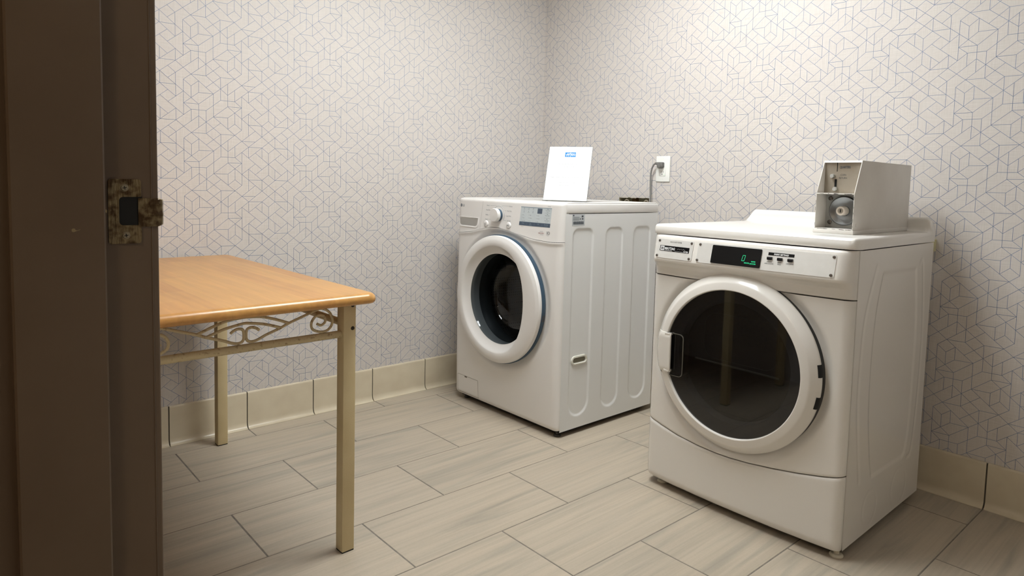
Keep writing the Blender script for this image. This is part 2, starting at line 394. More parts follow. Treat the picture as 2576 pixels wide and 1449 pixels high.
# lip, bent away towards the room
lip = [(-2.574, 0), (-2.562, -.0003), (-2.5548, -.0003), (-2.5500, .0022), (-2.5478, .007)]
up_, dn = [], []
LZ0, LZ1 = 1.0302, 1.0608
NL = 20
for k in range(NL+1):
    t_ = k/NL; zz = LZ0+(LZ1-LZ0)*t_; wv = -.0011*math.exp(-((t_-.42)/.09)**2)+.0007*math.exp(-((t_-.62)/.08)**2)-.0003*math.sin(k*1.7)
    ins = .0035*(1-math.sqrt(max(0, 1-max(0, (abs(t_-.5)-.38)/.12)**2)))
    up_.append([bm.verts.new((x-(ins if i >= 3 else 0), yy+d+wv*(i > 0), zz)) for i, (x, d) in enumerate(lip)])
    dn.append([bm.verts.new((x-(ins if i >= 3 else 0), yy+d+wv*(i > 0)+.0014, zz)) for i, (x, d) in enumerate(lip)])
for A, B in zip(up_, up_[1:]):
    for i in range(4): bm.faces.new((A[i], A[i+1], B[i+1], B[i]))
for A, B in zip(dn, dn[1:]):
    for i in range(4): bm.faces.new((A[i], B[i], B[i+1], A[i+1]))
for k in range(NL): bm.faces.new((up_[k][4], dn[k][4], dn[k+1][4], up_[k+1][4]))
for k in (0, NL):
    for i in range(4): bm.faces.new((up_[k][i], dn[k][i], dn[k][i+1], up_[k][i+1]))
sp = obj('strike_plate', bm, M['strike'], jr, angle=30); sp['label'] = 'worn brass strike plate with bent lip'
bm = bmesh.new(); quad(bm, ox0-.0005, oz0-.0005, ox1-.004, oz1+.0005, lambda u, v: (u, JY-.0004, v)); obj('latch_pocket', bm, M['black'], sp, smooth=False)
for (sx, sz) in ((-2.5868, 1.0718), (-2.5858, 1.0212)):
    bm = bmesh.new(); lathe(bm, [(.0001, -.0026), (.0030, -.0025), (.0036, -.0017), (.0044, -.0015)], (sx, JY, sz), 'y', 20)
    for ang in (.2, .2+PI/2):
        c, s = math.cos(ang), math.sin(ang)
        bm.faces.new([bm.verts.new((sx+u*c-v*s, JY-.00275, sz+u*s+v*c)) for u, v in ((-.002, -.0004), (.002, -.0004), (.002, .0004), (-.002, .0004))]).material_index = 1
    obj('screw', bm, [M['screw'], M['black']], sp)

# chips in the frame paint
M['chip'] = mat('bare_primer_chip', (150, 136, 104), .7)
def blob(cx, cz, pts, fy):
    bm = bmesh.new(); bm.faces.new([bm.verts.new((cx+a, fy, cz+b)) for a, b in pts]); return obj('paint_chip', bm, M['chip'], jr, smooth=False)
blob(-2.6335, 1.0290, [(-.0032, .0008), (-.0028, -.0014), (-.0012, -.0018), (.0012, -.0008), (.0040, .0003), (.0046, .0010), (.0015, -.0002), (.0002, .0004), (-.0002, .0016), (-.0018, .0020)], JY-.0163)
blob(-2.6062, 1.0480, [(-.0008, .0022), (-.0012, -.0010), (.0002, -.0020), (.0006, .0006)], JY-.0170)

# ---------------------------------------------------------------- table
def wood_mat():
    m = bpy.data.materials.new('butcher_block_wood'); m.use_nodes = True; nt = m.node_tree; N = nt.nodes; L = nt.links
    b = N['Principled BSDF']; b.inputs['Roughness'].default_value = .33; b.inputs['Coat Weight'].default_value = .25; b.inputs['Coat Roughness'].default_value = .2
    tc = N.new('ShaderNodeTexCoord')
    br = N.new('ShaderNodeTexBrick'); mpb = N.new('ShaderNodeMapping'); mpb.inputs['Rotation'].default_value = (0, 0, PI/2); L.new(tc.outputs['Object'], mpb.inputs[0]); L.new(mpb.outputs[0], br.inputs[0])
    br.inputs['Scale'].default_value = 1; br.inputs['Brick Width'].default_value = .42; br.inputs['Row Height'].default_value = .072; br.inputs['Mortar Size'].default_value = .0
    br.offset = .37; br.inputs['Color1'].default_value = srgb((199, 146, 76)); br.inputs['Color2'].default_value = srgb((183, 125, 62)); br.inputs['Bias'].default_value = -.25
    n = N.new('ShaderNodeTexNoise'); mp = N.new('ShaderNodeMapping'); mp.inputs['Scale'].default_value = (55, 3.2, 55); L.new(tc.outputs['Object'], mp.inputs[0]); L.new(mp.outputs[0], n.inputs[0])
    n.inputs['Scale'].default_value = 1; n.inputs['Detail'].default_value = 6; n.inputs['Distortion'].default_value = .6
    rp = N.new('ShaderNodeMapRange'); rp.inputs[1].default_value = .3; rp.inputs[2].default_value = .75; rp.inputs[3].default_value = .84; rp.inputs[4].default_value = 1.06; L.new(n.outputs[0], rp.inputs[0])
    n2 = N.new('ShaderNodeTexNoise'); n2.inputs['Scale'].default_value = 5; L.new(tc.outputs['Object'], n2.inputs[0])
    r2_ = N.new('ShaderNodeMapRange'); r2_.inputs[1].default_value = .3; r2_.inputs[2].default_value = .7; r2_.inputs[3].default_value = .92; r2_.inputs[4].default_value = 1.05; L.new(n2.outputs[0], r2_.inputs[0])
    mu = N.new('ShaderNodeMath'); mu.operation = 'MULTIPLY'; L.new(rp.outputs[0], mu.inputs[0]); L.new(r2_.outputs[0], mu.inputs[1])
    vm = N.new('ShaderNodeVectorMath'); vm.operation = 'SCALE'; L.new(br.outputs['Color'], vm.inputs[0]); L.new(mu.outputs[0], vm.inputs['Scale'])
    # dark knots
    vo = N.new('ShaderNodeTexVoronoi'); vo.inputs['Scale'].default_value = 5.5; L.new(tc.outputs['Object'], vo.inputs[0])
    kr = N.new('ShaderNodeMapRange'); kr.inputs[1].default_value = .012; kr.inputs[2].default_value = .035; L.new(vo.outputs['Distance'], kr.inputs[0])
    mx = N.new('ShaderNodeMix'); mx.data_type = 'RGBA'; L.new(kr.outputs[0], mx.inputs[0]); mx.inputs[6].default_value = srgb((110, 66, 30)); L.new(vm.outputs[0], mx.inputs[7])
    L.new(mx.outputs[2], b.inputs['Base Color']); return m
M['wood'] = wood_mat()
M['cream'] = mat('cream_textured_paint', (208, 190, 149), .55, bump=(420, .35, .0015), vary=((198, 178, 135), 9, .35, .7))
M['creamdirty'] = mat('stained_cream_paint', (192, 174, 136), .6, bump=(300, .3, .001), vary=((146, 122, 88), 110, .56, .72))
t = thing('table', 'rectangular table with honey butcher-block wood top and cream metal legs with scrollwork', 'table', (-2.150, -.632, 0), .0235)
bm = bmesh.new(); hx, hy, r = .355, .585, .035
prof = [(-.016, .7375), (-.006, .738), (-.001, .7425), (0, .749), (-.002, .757), (-.008, .7635), (-.016, .7665), (-.022, .767)]
rings = []
for d, z in prof: rings.append([bm.verts.new((x, y, z)) for x, y in rrect(0, 0, 2*(hx+d), 2*(hy+d), r+d, 8)])
for A, B in zip(rings, rings[1:]):
    for i in range(len(A)): bm.faces.new((A[i], A[(i+1) % len(A)], B[(i+1) % len(A)], B[i]))
bm.faces.new(rings[0][::-1]); bm.faces.new(rings[-1])
obj('table_top', bm, M['wood'], t, angle=40)
M['boltd'] = mat('dark_bolt', (52, 46, 40), .4, metal=.6)
lx, ly, hw = .29, .51, .0195
for sx in (-1, 1):
    for sy in (-1, 1):
        bm = bmesh.new(); box(bm, (sx*lx-hw, sy*ly-hw, .003), (sx*lx+hw, sy*ly+hw, .7365), .0025)
        lg = obj('leg', bm, M['cream'], t)
        bm = bmesh.new(); box(bm, (sx*lx-hw+.001, sy*ly-hw+.001, 0), (sx*lx+hw-.001, sy*ly+hw-.001, .0035)); obj('foot_cap', bm, M['black'], lg, smooth=False)
        for zz in (.662, .7285):
            bm = bmesh.new(); yb = sy*(ly+hw); lathe(bm, [(.0001, 0), (.003, 0), (.005, .0008*1), (.0058, .0022)] if sy < 0 else [(.0001, 0), (.003, 0), (.005, -.0008), (.0058, -.0022)], (sx*lx+.009, yb-.0022 if sy < 0 else yb+.0022, zz), 'y', 18)
            obj('bolt', bm, M['boltd'], lg)
for sy in (-1, 1):
    bm = bmesh.new(); tube(bm, [(-lx+hw-.004, sy*ly, .6455), (lx-hw+.004, sy*ly, .6455)], .0105, 16); obj('rail', bm, M['creamdirty'], t)
for sx in (-1, 1):
    bm = bmesh.new(); tube(bm, [(sx*lx, -ly+hw-.004, .672), (sx*lx, ly-hw+.004, .672)], .0105, 16); obj('rail', bm, M['creamdirty'], t)
for sy in (-1, 1):
    bm = bmesh.new(); box(bm, (-lx+hw, sy*ly-.006, .7335), (lx-hw, sy*ly+.006, .7375)); obj('support_strip', bm, M['cream'], t, smooth=False)
S1 = [(0.186, 0.6838), (0.1983, 0.6784), (0.2105, 0.6861), (0.2091, 0.6993), (0.1981, 0.7071), (0.1819, 0.7051), (0.1699, 0.6884), (0.1739, 0.6698), (0.1984, 0.6595), (0.2203, 0.6632), (0.2328, 0.6807), (0.2284, 0.705), (0.2145, 0.7197), (0.198, 0.7254), (0.1818, 0.7219), (0.1447, 0.7094), (0.1059, 0.6962), (0.0807, 0.6855), (0.0436, 0.6729), (0.0194, 0.6626), (0.0028, 0.6600), (-0.0078, 0.6664), (-0.0095, 0.6815), (-0.0065, 0.6941), (0.0053, 0.6975), (0.0171, 0.6935), (0.0243, 0.6877)]
A1 = [(-0.0125, 0.7258), (-0.004, 0.7256), (0.0316, 0.7219), (0.0682, 0.7107), (0.1046, 0.6963)]
A2 = [(-0.0125, 0.7101), (-0.0041, 0.7095), (0.0315, 0.7032), (0.0559, 0.6961), (0.0832, 0.6864)]
for sy in (-1, 1):
    for pts, mir in ((S1, 1), (S1, -1), (A1, 0), (A2, 0)):
        P = [(x+.0125, z) for x, z in pts]
        if mir == 0: P = [(-x, z) for x, z in P[::-1]]+P[1:]
        if mir == -1: P = [(-x, z) for x, z in P]
        bm = bmesh.new(); tube(bm, spline([(x, sy*ly, z) for x, z in P], 6), .0038, 8); obj('scroll', bm, M['creamdirty'], t)

# ---------------------------------------------------------------- shared appliance helpers
def front_shell(bm, a0, a1, zlo, zhi, dfun, na, nz, hole=None, back=.03, mi=0):
    """curved enamel panel. hole=(ca,cz,R)"""
    G_ = []
    for i in range(na+1):
        a = a0+(a1-a0)*i/na; row = []
        for k in range(nz+1):
            l, h = zlo(a), zhi(a); z = l+(h-l)*k/nz
            row.append(bm.verts.new((a, dfun(a, z), z)))
        G_.append(row)
    for i in range(na):
        for k in range(nz):
            f = (G_[i][k], G_[i+1][k], G_[i+1][k+1], G_[i][k+1])
            if hole:
                c = sum((v.co for v in f), Vector())/4
                if math.hypot(c.x-hole[0], c.z-hole[1]) < hole[2]: continue
            bm.faces.new(f).material_index = mi
    brd = [G_[i][0] for i in range(na+1)]+[G_[na][k] for k in range(1, nz+1)]+[G_[i][nz] for i in range(na-1, -1, -1)]+[G_[0][k] for k in range(nz-1, 0, -1)]
    ca, cz = (a0+a1)/2, (zlo((a0+a1)/2)+zhi((a0+a1)/2))/2
    prev = brd
    for ins, dp in ((.0012, .0035), (.0016, back)):
        cur = []
        for v in brd:
            sx = 0 if abs(v.co.x-ca) < .6*(a1-a0)/2 else (1 if v.co.x < ca else -1)*0
            cur.append(bm.verts.new((ca+(v.co.x-ca)*(.9975 if dp < .01 else .985), v.co.y+dp, cz+(v.co.z-cz)*(1 if dp < .01 else .995))))
        for i in range(len(brd)):
            j = (i+1) % len(brd); bm.faces.new((prev[i], cur[i], cur[j], prev[j])).material_index = mi
        prev = cur
def seg_dist(px, pz, A, B):
    ax, az = A; bx, bz = B; dx, dz = bx-ax, bz-az; t = max(0, min(1, ((px-ax)*dx+(pz-az)*dz)/(dx*dx+dz*dz+1e-12)))
    return math.hypot(px-ax-dx*t, pz-az-dz*t)
def side_panel(bm, d0, d1, z0, z1, a, disp, res=.0045, mi=0):
    nd, nz = int((d1-d0)/res), int((z1-z0)/res); G_ = []
    for i in range(nd+1):
        d = d0+(d1-d0)*i/nd; G_.append([bm.verts.new((a+(disp(d, z0+(z1-z0)*k/nz) if 0 < i < nd and 0 < k < nz else 0), d, z0+(z1-z0)*k/nz)) for k in range(nz+1)])
    for i in range(nd):
        for k in range(nz): bm.faces.new((G_[i][k], G_[i+1][k], G_[i+1][k+1], G_[i][k+1])).material_index = mi
def feet(parent, pts, m, r=.018):
    for x, y in pts:
        bm = bmesh.new(); lathe(bm, [(.0001, .0), (r, 0), (r*1.05, .004), (r*.8, .009), (r*.45, .010), (r*.45, .032), (.0001, .032)], (x, y, 0), 'z', 24)
        obj('foot', bm, m, parent)
M['white'] = mat('washer_white_plastic', (226, 223, 219), .32, spec=.5, coat=.15)
M['wside'] = mat('washer_painted_steel', (222, 222, 220), .30, spec=.5)
M['enamel'] = mat('dryer_white_enamel', (224, 220, 213), .18, spec=.5, coat=.45)
M['enamelt'] = mat('dryer_textured_top', (230, 227, 221), .2, coat=.5, bump=(200, .10, .001))
M['navy'] = mat('slate_blue_plastic', (56, 78, 96), .42)
M['slate'] = mat('slate_blue_print', (74, 88, 104), .35)
M['disp'] = mat('pale_grey_display', (196, 204, 206), .25)
M['print'] = mat('grey_print', (128, 134, 140), .6)
M['printd'] = mat('dark_print', (70, 74, 80), .6)
M['glassd'] = mat('tinted_door_glass', (62, 72, 80), .02, spec=.6, trans=.96, ior=1.45)
def tint_mat(name, tint, rough=.03, ior=1.5):
    m = bpy.data.materials.new(name); m.use_nodes = True; nt = m.node_tree; N = nt.nodes; L = nt.links
    for n in list(N): N.remove(n)
    o = N.new('ShaderNodeOutputMaterial'); mx = N.new('ShaderNodeMixShader'); fr = N.new('ShaderNodeFresnel'); fr.inputs[0].default_value = ior
    ge = N.new('ShaderNodeNewGeometry'); mr = N.new('ShaderNodeMapRange'); mr.inputs[3].default_value = ior; mr.inputs[4].default_value = 1/ior; L.new(ge.outputs['Backfacing'], mr.inputs[0]); L.new(mr.outputs[0], fr.inputs[0])
    tr = N.new('ShaderNodeBsdfTransparent'); tr.inputs[0].default_value = srgb(tint); gs = N.new('ShaderNodeBsdfGlossy'); gs.inputs['Roughness'].default_value = rough
    L.new(fr.outputs[0], mx.inputs[0]); L.new(tr.outputs[0], mx.inputs[1]); L.new(gs.outputs[0], mx.inputs[2]); L.new(mx.outputs[0], o.inputs[0]); return m
M['wglass'] = tint_mat('tinted_bowl_glass', (158, 164, 168))
M['rubber'] = mat('dark_rubber', (32, 33, 34), .5)
M['drum'] = mat('drum_steel', (120, 120, 120), .35, metal=.85)
M['darkfoot'] = mat('dark_foot', (70, 68, 62), .5, metal=.3)
M['steelfoot'] = mat('ivory_foot', (200, 192, 172), .5)
M['shadowgap'] = mat('dark_base_metal', (26, 24, 26), .7)

# ---------------------------------------------------------------- washer
WX, WY, WW, WD = -.750, -.195, .730, .650
wr = thing('washing_machine', 'white front-load washing machine with round glass door and blue-grey display, paper sign on top', 'washing machine', (WX, WY, 0), -PI/2)
DC = (.3595, .556)      # door centre (a, z)
def wseam(a):
    pts = [(0, .838), (.028, .840), (.118, .850), (.201, .868), (.27, .8805), (.33, .8815), (.40, .872), (.466, .861), (.57, .8465), (.668, .842), (.73, .845)]
    for (x0_, z0_), (x1_, z1_) in zip(pts, pts[1:]):
        if a <= x1_:
            t_ = (a-x0_)/(x1_-x0_); return z0_+(z1_-z0_)*(t_*t_*(3-2*t_)*.35+t_*.65)
    return pts[-1][1]
def edge_to(d, a, W, R, target):
    e = min(a, W-a)
    return d+(target-d)*(1-math.sqrt(max(0, 1-((R-e)/R)**2))) if e < R else d
def wd_low(a, z):
    t_ = (z-.03)/.98; bow = .024*math.sin(PI*max(0, min(1, t_)))
    d = -.006-bow*(1-abs(2*a/WW-1)**2.5*.75)
    rr = math.hypot(a-DC[0], z-DC[1])
    d += .010*(1-smooth01((rr-.298)/.035))
    d = edge_to(d, a, WW, .034, .013)
    s = wseam(a)-z
    if s < .022: d -= .006*(1-smooth01(s/.022))
    if s < .003: d += .003*(1-max(0, s)/.003)**2
    if z < .05: d += .008*((.05-z)/.02)**2 if z > .03 else .008
    return d
def wd_top(a, z):
    t_ = (z-.03)/.98; bow = .024*math.sin(PI*max(0, min(1, t_)))
    d = edge_to(-.006-bow*(1-abs(2*a/WW-1)**2.5*.75), a, WW, .034, .013)
    if z > .997: d += .013*(1-math.sqrt(max(0, 1-((z-.997)/.013)**2)))
    return d
M_body = [M['wside'], M['shadowgap']]
bm = bmesh.new()
ribs = [(.124, .066), (.331, .060), (.531, .064)]
def wdisp(d, z):
    v = 0
    for k, (c, hw_) in enumerate(ribs):
        zt, zb, R = (.903, .902, .901)[k], .078, hw_
        # rounded-top, half-round-bottom capsule signed distance
        rr = .035 if z > .5 else hw_
        zc = .49; hh = .412
        qx, qz = abs(d-c)-hw_+rr, abs(z-zc)-hh+rr
        sd = math.hypot(max(qx, 0), max(qz, 0))+min(max(qx, qz), 0)-rr
        v = max(v, smooth01((-sd+.001)/.009))
    return -.0042*v
side_panel(bm, .0115, WD-.004, .026, .964, WW, wdisp)
vs_b = [(0, .012), (0, WD-.004), (WW, WD-.004), (WW, .012)]
Av = [bm.verts.new((x, y, .026)) for x, y in vs_b]; Bv = [bm.verts.new((x, y, .964)) for x, y in vs_b]
for i in (0, 1): bm.faces.new((Av[i], Av[i+1], Bv[i+1], Bv[i]))
bm.faces.new(Av[::-1]).material_index = 1; bm.faces.new(Bv)
body = obj('cabinet', bm, M_body, wr, angle=40)
bm = bmesh.new(); box(bm, (.02, .03, .012), (WW-.02, WD-.03, .027)); obj('base_tray', bm, M['shadowgap'], wr, smooth=False)
feet(wr, [(.05, .04), (WW-.03, .03), (.05, WD-.05), (WW-.05, WD-.05)], M['darkfoot'], .016)
# side handle pocket
bm = bmesh.new()
o1 = rrect(0, 0, .100, .040, .0199, 8); o2 = rrect(0, 0, .088, .028, .0139, 8); o3 = rrect(0, 0, .078, .020, .0099, 8)
hc = (.124, .327)
R_ = [[bm.verts.new((WW+dx-.0042, hc[0]+p[0], hc[1]+p[1])) for p in o] for o, dx in ((o1, .0002), (o1, .006), (o2, .007), (o3, .001))]
for A, B in zip(R_, R_[1:]):
    for i in range(len(A)): bm.faces.new((A[i], A[(i+1) % len(A)], B[(i+1) % len(A)], B[i]))
hp = obj('handle_pocket', bm, mat('pocket_white', (216, 214, 202), .4), body)
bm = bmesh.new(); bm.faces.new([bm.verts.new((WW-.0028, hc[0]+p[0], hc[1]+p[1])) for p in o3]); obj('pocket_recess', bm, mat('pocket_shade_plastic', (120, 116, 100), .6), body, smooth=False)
# rating label
sf = lambda u, v: (WW+.0006, u, v)
bm = bmesh.new(); quad(bm, .050, .914, .128, .966-.003, sf, 0)
sf2 = lambda u, v: (WW+.0009, u, v)
quad(bm, .056, .920, .122, .9315, sf2, 1)
for k in range(14): quad(bm, .057+k*.0047, .920, .0585+k*.0047+(k % 3)*.0006, .9335, sf2, 2)
for k in range(5): quad(bm, .055, .937+k*.0032, .092+(k % 2)*.006, .9385+k*.0032, sf2, 1)
for r_ in ((.098, .941, .104, .945), (.108, .950, .119, .958), (.110, .940, .119, .946), (.054, .955, .062, .961)): quad(bm, r_[0], r_[1], r_[2], r_[3], sf2, 2)
obj('rating_label', bm, [mat('silver_label', (186, 190, 192), .35), M['print'], M['printd']], body, smooth=False)
# lid
bm = bmesh.new()
box(bm, (-.001, .012, .9665), (WW+.001, WD, 1.0075), .006, 3)
lid = obj('lid', bm, M['white'], wr)
bm = bmesh.new()
oa, ob = rrect(WW/2, WD/2+.006, WW-.004, WD-.016, .02), rrect(WW/2, WD/2+.006, WW-.052, WD-.062, .03)
R_ = [[bm.verts.new((p[0], p[1], z)) for p in o] for o, z in ((oa, 1.0070), (oa, 1.0105), (rrect(WW/2, WD/2+.006, WW-.01, WD-.022, .018), 1.0125), (rrect(WW/2, WD/2+.006, WW-.042, WD-.052, .032), 1.0125), (ob, 1.0080))]
for A, B in zip(R_, R_[1:]):
    for i in range(len(A)): bm.faces.new((A[i], A[(i+1) % len(A)], B[(i+1) % len(A)], B[i]))
obj('lid_rim', bm, M['white'], lid, angle=30)
# lower front panel
bm = bmesh.new()
front_shell(bm, 0, WW, lambda a: .030+.006*(1-math.sqrt(max(0, 1-((.03-min(a, WW-a, .03))/.03)**2))), lambda a: wseam(a)-.0010, wd_low, 150, 170, hole=(DC[0], DC[1], .268), back=.02)
fp = obj('front_panel', bm, M['white'], wr, angle=50)
# pump filter flap
bm = bmesh.new(); ff = lambda u, v: (u, wd_low(u, v)-.0008, v)
fa0, fa1, fz0, fz1 = .030, .195, .040, .128
for p, q in (((fa0, fz1), (fa1, fz1)), ((fa1, fz1), (fa1, fz0)), ((fa0, fz0), (fa1, fz0)), ((fa0, fz0), (fa0, fz1))):
    n = 10
    for k in range(n):
        a = (p[0]+(q[0]-p[0])*k/n, p[1]+(q[1]-p[1])*k/n); b = (p[0]+(q[0]-p[0])*(k+1)/n, p[1]+(q[1]-p[1])*(k+1)/n); seg2(bm, a, b, .0014, ff, 0)
quad(bm, .088, .121, .108, .128, ff, 0)
obj('filter_flap', bm, mat('flap_gap', (120, 112, 100), .7), fp, smooth=False)
# control panel
bm = bmesh.new()
front_shell(bm, 0, WW, lambda a: wseam(a)+.0008, lambda a: 1.010-.004*(1-math.sqrt(max(0, 1-((.02-min(a, WW-a, .02))/.02)**2))), wd_top, 150, 44, back=.022)
cp = obj('control_panel', bm, M['white'], wr, angle=50)
PF = lambda off: (lambda u, v: (u, wd_top(u, v)-off, v))
# detergent drawer
bm = bmesh.new()
dz0, dz1 = .8745, .9165
def drawpoly(g): 
    a0_, a1_ = .018-g, .1715+g
    return [(a0_, dz1+g), (a1_, dz1+g*.5)]+[(a1_-.001-.02*(1-math.cos(t_*PI/2/6)), dz0+.018-g-.018*math.sin(t_*PI/2/6)) for t_ in range(1, 7)]+[(a0_+.03-.022*math.sin(t_*PI/2/6)-.006, dz0-g+.018*(1-math.cos(t_*PI/2/6))) for t_ in range(0, 7)]
P1, P2, P3 = drawpoly(.0045), drawpoly(.0015), drawpoly(-.003)
def dens(P, n=6): return [(a[0]+(b[0]-a[0])*k/n, a[1]+(b[1]-a[1])*k/n) for a, b in zip(P, P[1:]+P[:1]) for k in range(n)]
R_ = [[bm.verts.new((p[0], wd_top(p[0], p[1])+o_, p[1])) for p in dens(P_)] for P_, o_ in ((P1, -.0002), (P1, -.002), (P2, -.0024), (P3, -.0003))]
for A, B in zip(R_, R_[1:]):
    for i in range(len(A)): bm.faces.new((A[i], A[(i+1) % len(A)], B[(i+1) % len(A)], B[i]))
dr = obj('detergent_drawer', bm, M['white'], cp, angle=30)
bm = bmesh.new()
def hspan(P, a):
    zs = []
    for (xa, za), (xb, zb) in zip(P, P[1:]+P[:1]):
        if (xa <= a) != (xb <= a): zs.append(za+(zb-za)*(a-xa)/(xb-xa))
    return min(zs), max(zs)
lo_, hi_ = min(p[0] for p in P3)+.0004, max(p[0] for p in P3)-.0004; prev_ = None
for k in range(31):
    a_ = lo_+(hi_-lo_)*k/30; zl, zh = hspan(P3, a_); cur_ = [bm.verts.new(PF(.0004)(a_, zl+(zh-zl)*j/4)) for j in range(5)]
    if prev_:
        for j in range(4): bm.faces.new((prev_[j], cur_[j], cur_[j+1], prev_[j+1]))
    prev_ = cur_

for k in range(12): seg2(bm, (.200-.010*k/12, 1.0-(.134)*k/12), (.200-.010*(k+1)/12, 1.0-(.134)*(k+1)/12), .0012, PF(.0006), 1)
obj('drawer_grip', bm, [mat('grip_grey', (166, 163, 157), .45), mat('drawer_gap', (176, 172, 166), .6)], cp, smooth=False)
# dial
KC = (.3225, .940)
kd = wd_top(*KC)
bm = bmesh.new(); lathe(bm, [(.0001, -.0012), (.0405, -.0012), (.0425, -.0006), (.0435, 0)], (KC[0], kd, KC[1]), 'y', 48); lathe(bm, [(.0405, -.0016), (.0420, -.0016)], (KC[0], kd, KC[1]), 'y', 48, mi=1)
kb = obj('dial', bm, [M['white'], M['print']], cp)
bm = bmesh.new(); lathe(bm, [(.0285, 0), (.0285, -.015)], (KC[0], kd, KC[1]), 'y', 48); obj('dial_collar', bm, M['navy'], kb)
bm = bmesh.new(); lathe(bm, [(.028, -.013), (.0305, -.015), (.0312, -.029), (.0290, -.0322), (.0001, -.0332)], (KC[0], kd, KC[1]), 'y', 48); obj('dial_knob', bm, M['white'], kb)
for c_, g in (((.2365, .8955), 0), ((.3985, .8970), 1)):
    bm = bmesh.new(); dd = wd_top(*c_); lathe(bm, [(.0152, 0), (.0150, -.003), (.013, -.0055), (.0115, -.0062), (.0001, -.0066)], (c_[0], dd, c_[1]), 'y', 32)
    F_ = lambda u, v: (u, dd-.0069, v)
    if g == 0: disc2(bm, c_, .0042, F_, 1, 16, .0033)
    else:
        bm.faces.new([bm.verts.new(F_(*p)) for p in ((c_[0]-.005, c_[1]+.0045), (c_[0]-.005, c_[1]-.0045), (c_[0]+.001, c_[1]))]).material_index = 1
        quad(bm, c_[0]+.002, c_[1]-.0045, c_[0]+.0033, c_[1]+.0045, F_, 1); quad(bm, c_[0]+.0045, c_[1]-.0045, c_[0]+.0058, c_[1]+.0045, F_, 1)
    obj('button', bm, [M['white'], M['print']], cp)
# printed text
bm = bmesh.new(); F_ = PF(.0006)
for (s_, x_, z_) in (('Normal', .2300, .9790), ('Heavy Duty', .2275, .9575), ('Bedding', .2260, .9350), ('Towels', .2255, .9135)): text_mesh(bm, s_, x_, z_, .0085, F_, 'LEFT', sx=.74)
for (s_, x_, z_) in (('Delicates', .3900, .9805), ('Perm. Press', .3795, .9590), ('Speed Wash', .3765, .9360), ('Tub Clean', .3815, .9145)): text_mesh(bm, s_, x_, z_, .0085, F_, 'LEFT', sx=.74)
for p, q in (((.2545, .9825), (.300, .9825)), ((.300, .9825), (.306, .9795)), ((.2640, .9605), (.2830, .9605)), ((.2520, .938), (.280, .938)), ((.2460, .9165), (.286, .9165)),
             ((.387, .984), (.345, .984)), ((.345, .984), (.338, .9795)), ((.376, .962), (.360, .962)), ((.373, .939), (.367, .939)), ((.378, .9175), (.357, .9175))): seg2(bm, p, q, .0007, F_, 0)
text_mesh(bm, 'HOLD', .2135, .899, .0050, F_, sx=.8); text_mesh(bm, '3 SEC', .2135, .892, .0055, F_, sx=.8)
PR = [M['print'], mat('red_grey_print', (170, 130, 128), .6), M['printd']]
obj('dial_markings', bm, PR, cp, smooth=False); bm = bmesh.new()
disc2(bm, (.030, .9745), .0080, F_, 0, 24); text_mesh(bm, 'LG', .0405, .9690, .0150, F_, sx=.85, weight=.0005)
obj('brand_logo', bm, PR, cp, smooth=False); bm = bmesh.new()
text_mesh(bm, 'INVERTER', .6010, .8825, .0048, F_, sx=.9); text_mesh(bm, 'DIRECT DRIVE', .5925, .8745, .0066, F_, sx=.78, mi=1, weight=.0002); text_mesh(bm, 'MOTOR', .6050, .8685, .005, F_)
text_mesh(bm, '1', .6395, .8725, .020, F_, mi=2, weight=.0002); disc2(bm, (.6540, .8795), .0068, F_, 2, 24, .0052); quad(bm, .6505, .8790, .6575, .8800, F_, 2); text_mesh(bm, 'YEAR', .6410, .8675, .004, F_, sx=1.4)
text_mesh(bm, 'WM3400', .640, .9905, .0052, F_, sx=.9); text_mesh(bm, '4.5 cu.ft.', .480, .8965, .005, F_)
obj('motor_badge', bm, PR, cp, smooth=False)
# display
x0_, x1_, z0_, z1_ = .4730, .6660, .9030, .9862
FD = lambda off: (lambda u, v: (u-(z1_-v)*.08, wd_top(u, v)-off, v))
bm = bmesh.new(); F1, F2 = FD(.0005), FD(.0009)
quad(bm, x0_, z0_+.017, x1_, z1_, F1, 0, 16); quad(bm, x0_, z0_, x1_, z0_+.017, F1, 1, 16); quad(bm, x0_, z1_-.003, x1_, z1_, F2, 2, 16)
quad(bm, .5805, .9595, .6095, .9815, F2, 1, 3)
for j, xx in enumerate((.5845, .5960)):
    for zz in (.9635, .970, .9765): quad(bm, xx, zz, xx+.0075, zz+.0007, FD(.0012), 3)
for c_, L_ in ((.4840, ('Hot', '', 'Warm', '', 'Tap Cold')), (.5290, ('High', '', 'Medium', '', 'Low')), (.5770, ('Heavy', '', 'Normal', '', 'Light'))):
    for k, s_ in enumerate(L_):
        zz = .9490-k*.0064
        if s_ or c_ == .4840: quad(bm, c_, zz, c_+.0022, zz+.0020, F2, 3)
        if s_: text_mesh(bm, s_, c_+.006, zz-.0008, .0060, F2, mi=3, sx=.8)
for k, (a_, b_) in enumerate((('Wash', 'Add'), ('Rinse', 'Control'), ('Spin', 'Door'))):
    for q_, s_ in enumerate((a_, b_)):
        xx = .4940+k*.0285; zz = .9790-q_*.0130; quad(bm, xx, zz, xx+.004, zz+.0016, F2, 1); text_mesh(bm, s_, xx+.002, zz-.0055, .0052, F2, 'CENTER', mi=3, sx=.8)
for k, (s_, s2_) in enumerate((('Cold Wash', 'Signal'), ('Delay Wash', ''), ('Extra Rinse', 'Pre-wash'))):
    zz = .9755-k*.0215; quad(bm, .6395, zz+.0045, .6455, zz+.0062, F2, 1); text_mesh(bm, s_, .6425, zz-.003, .0072, F2, 'CENTER', mi=3, sx=.78)
    if s2_: text_mesh(bm, s2_, .6425, zz-.0085, .0046, F2, 'CENTER', mi=3)
    if k < 2: quad(bm, .6250, zz-.0115, .6605, zz-.0109, F2, 3)
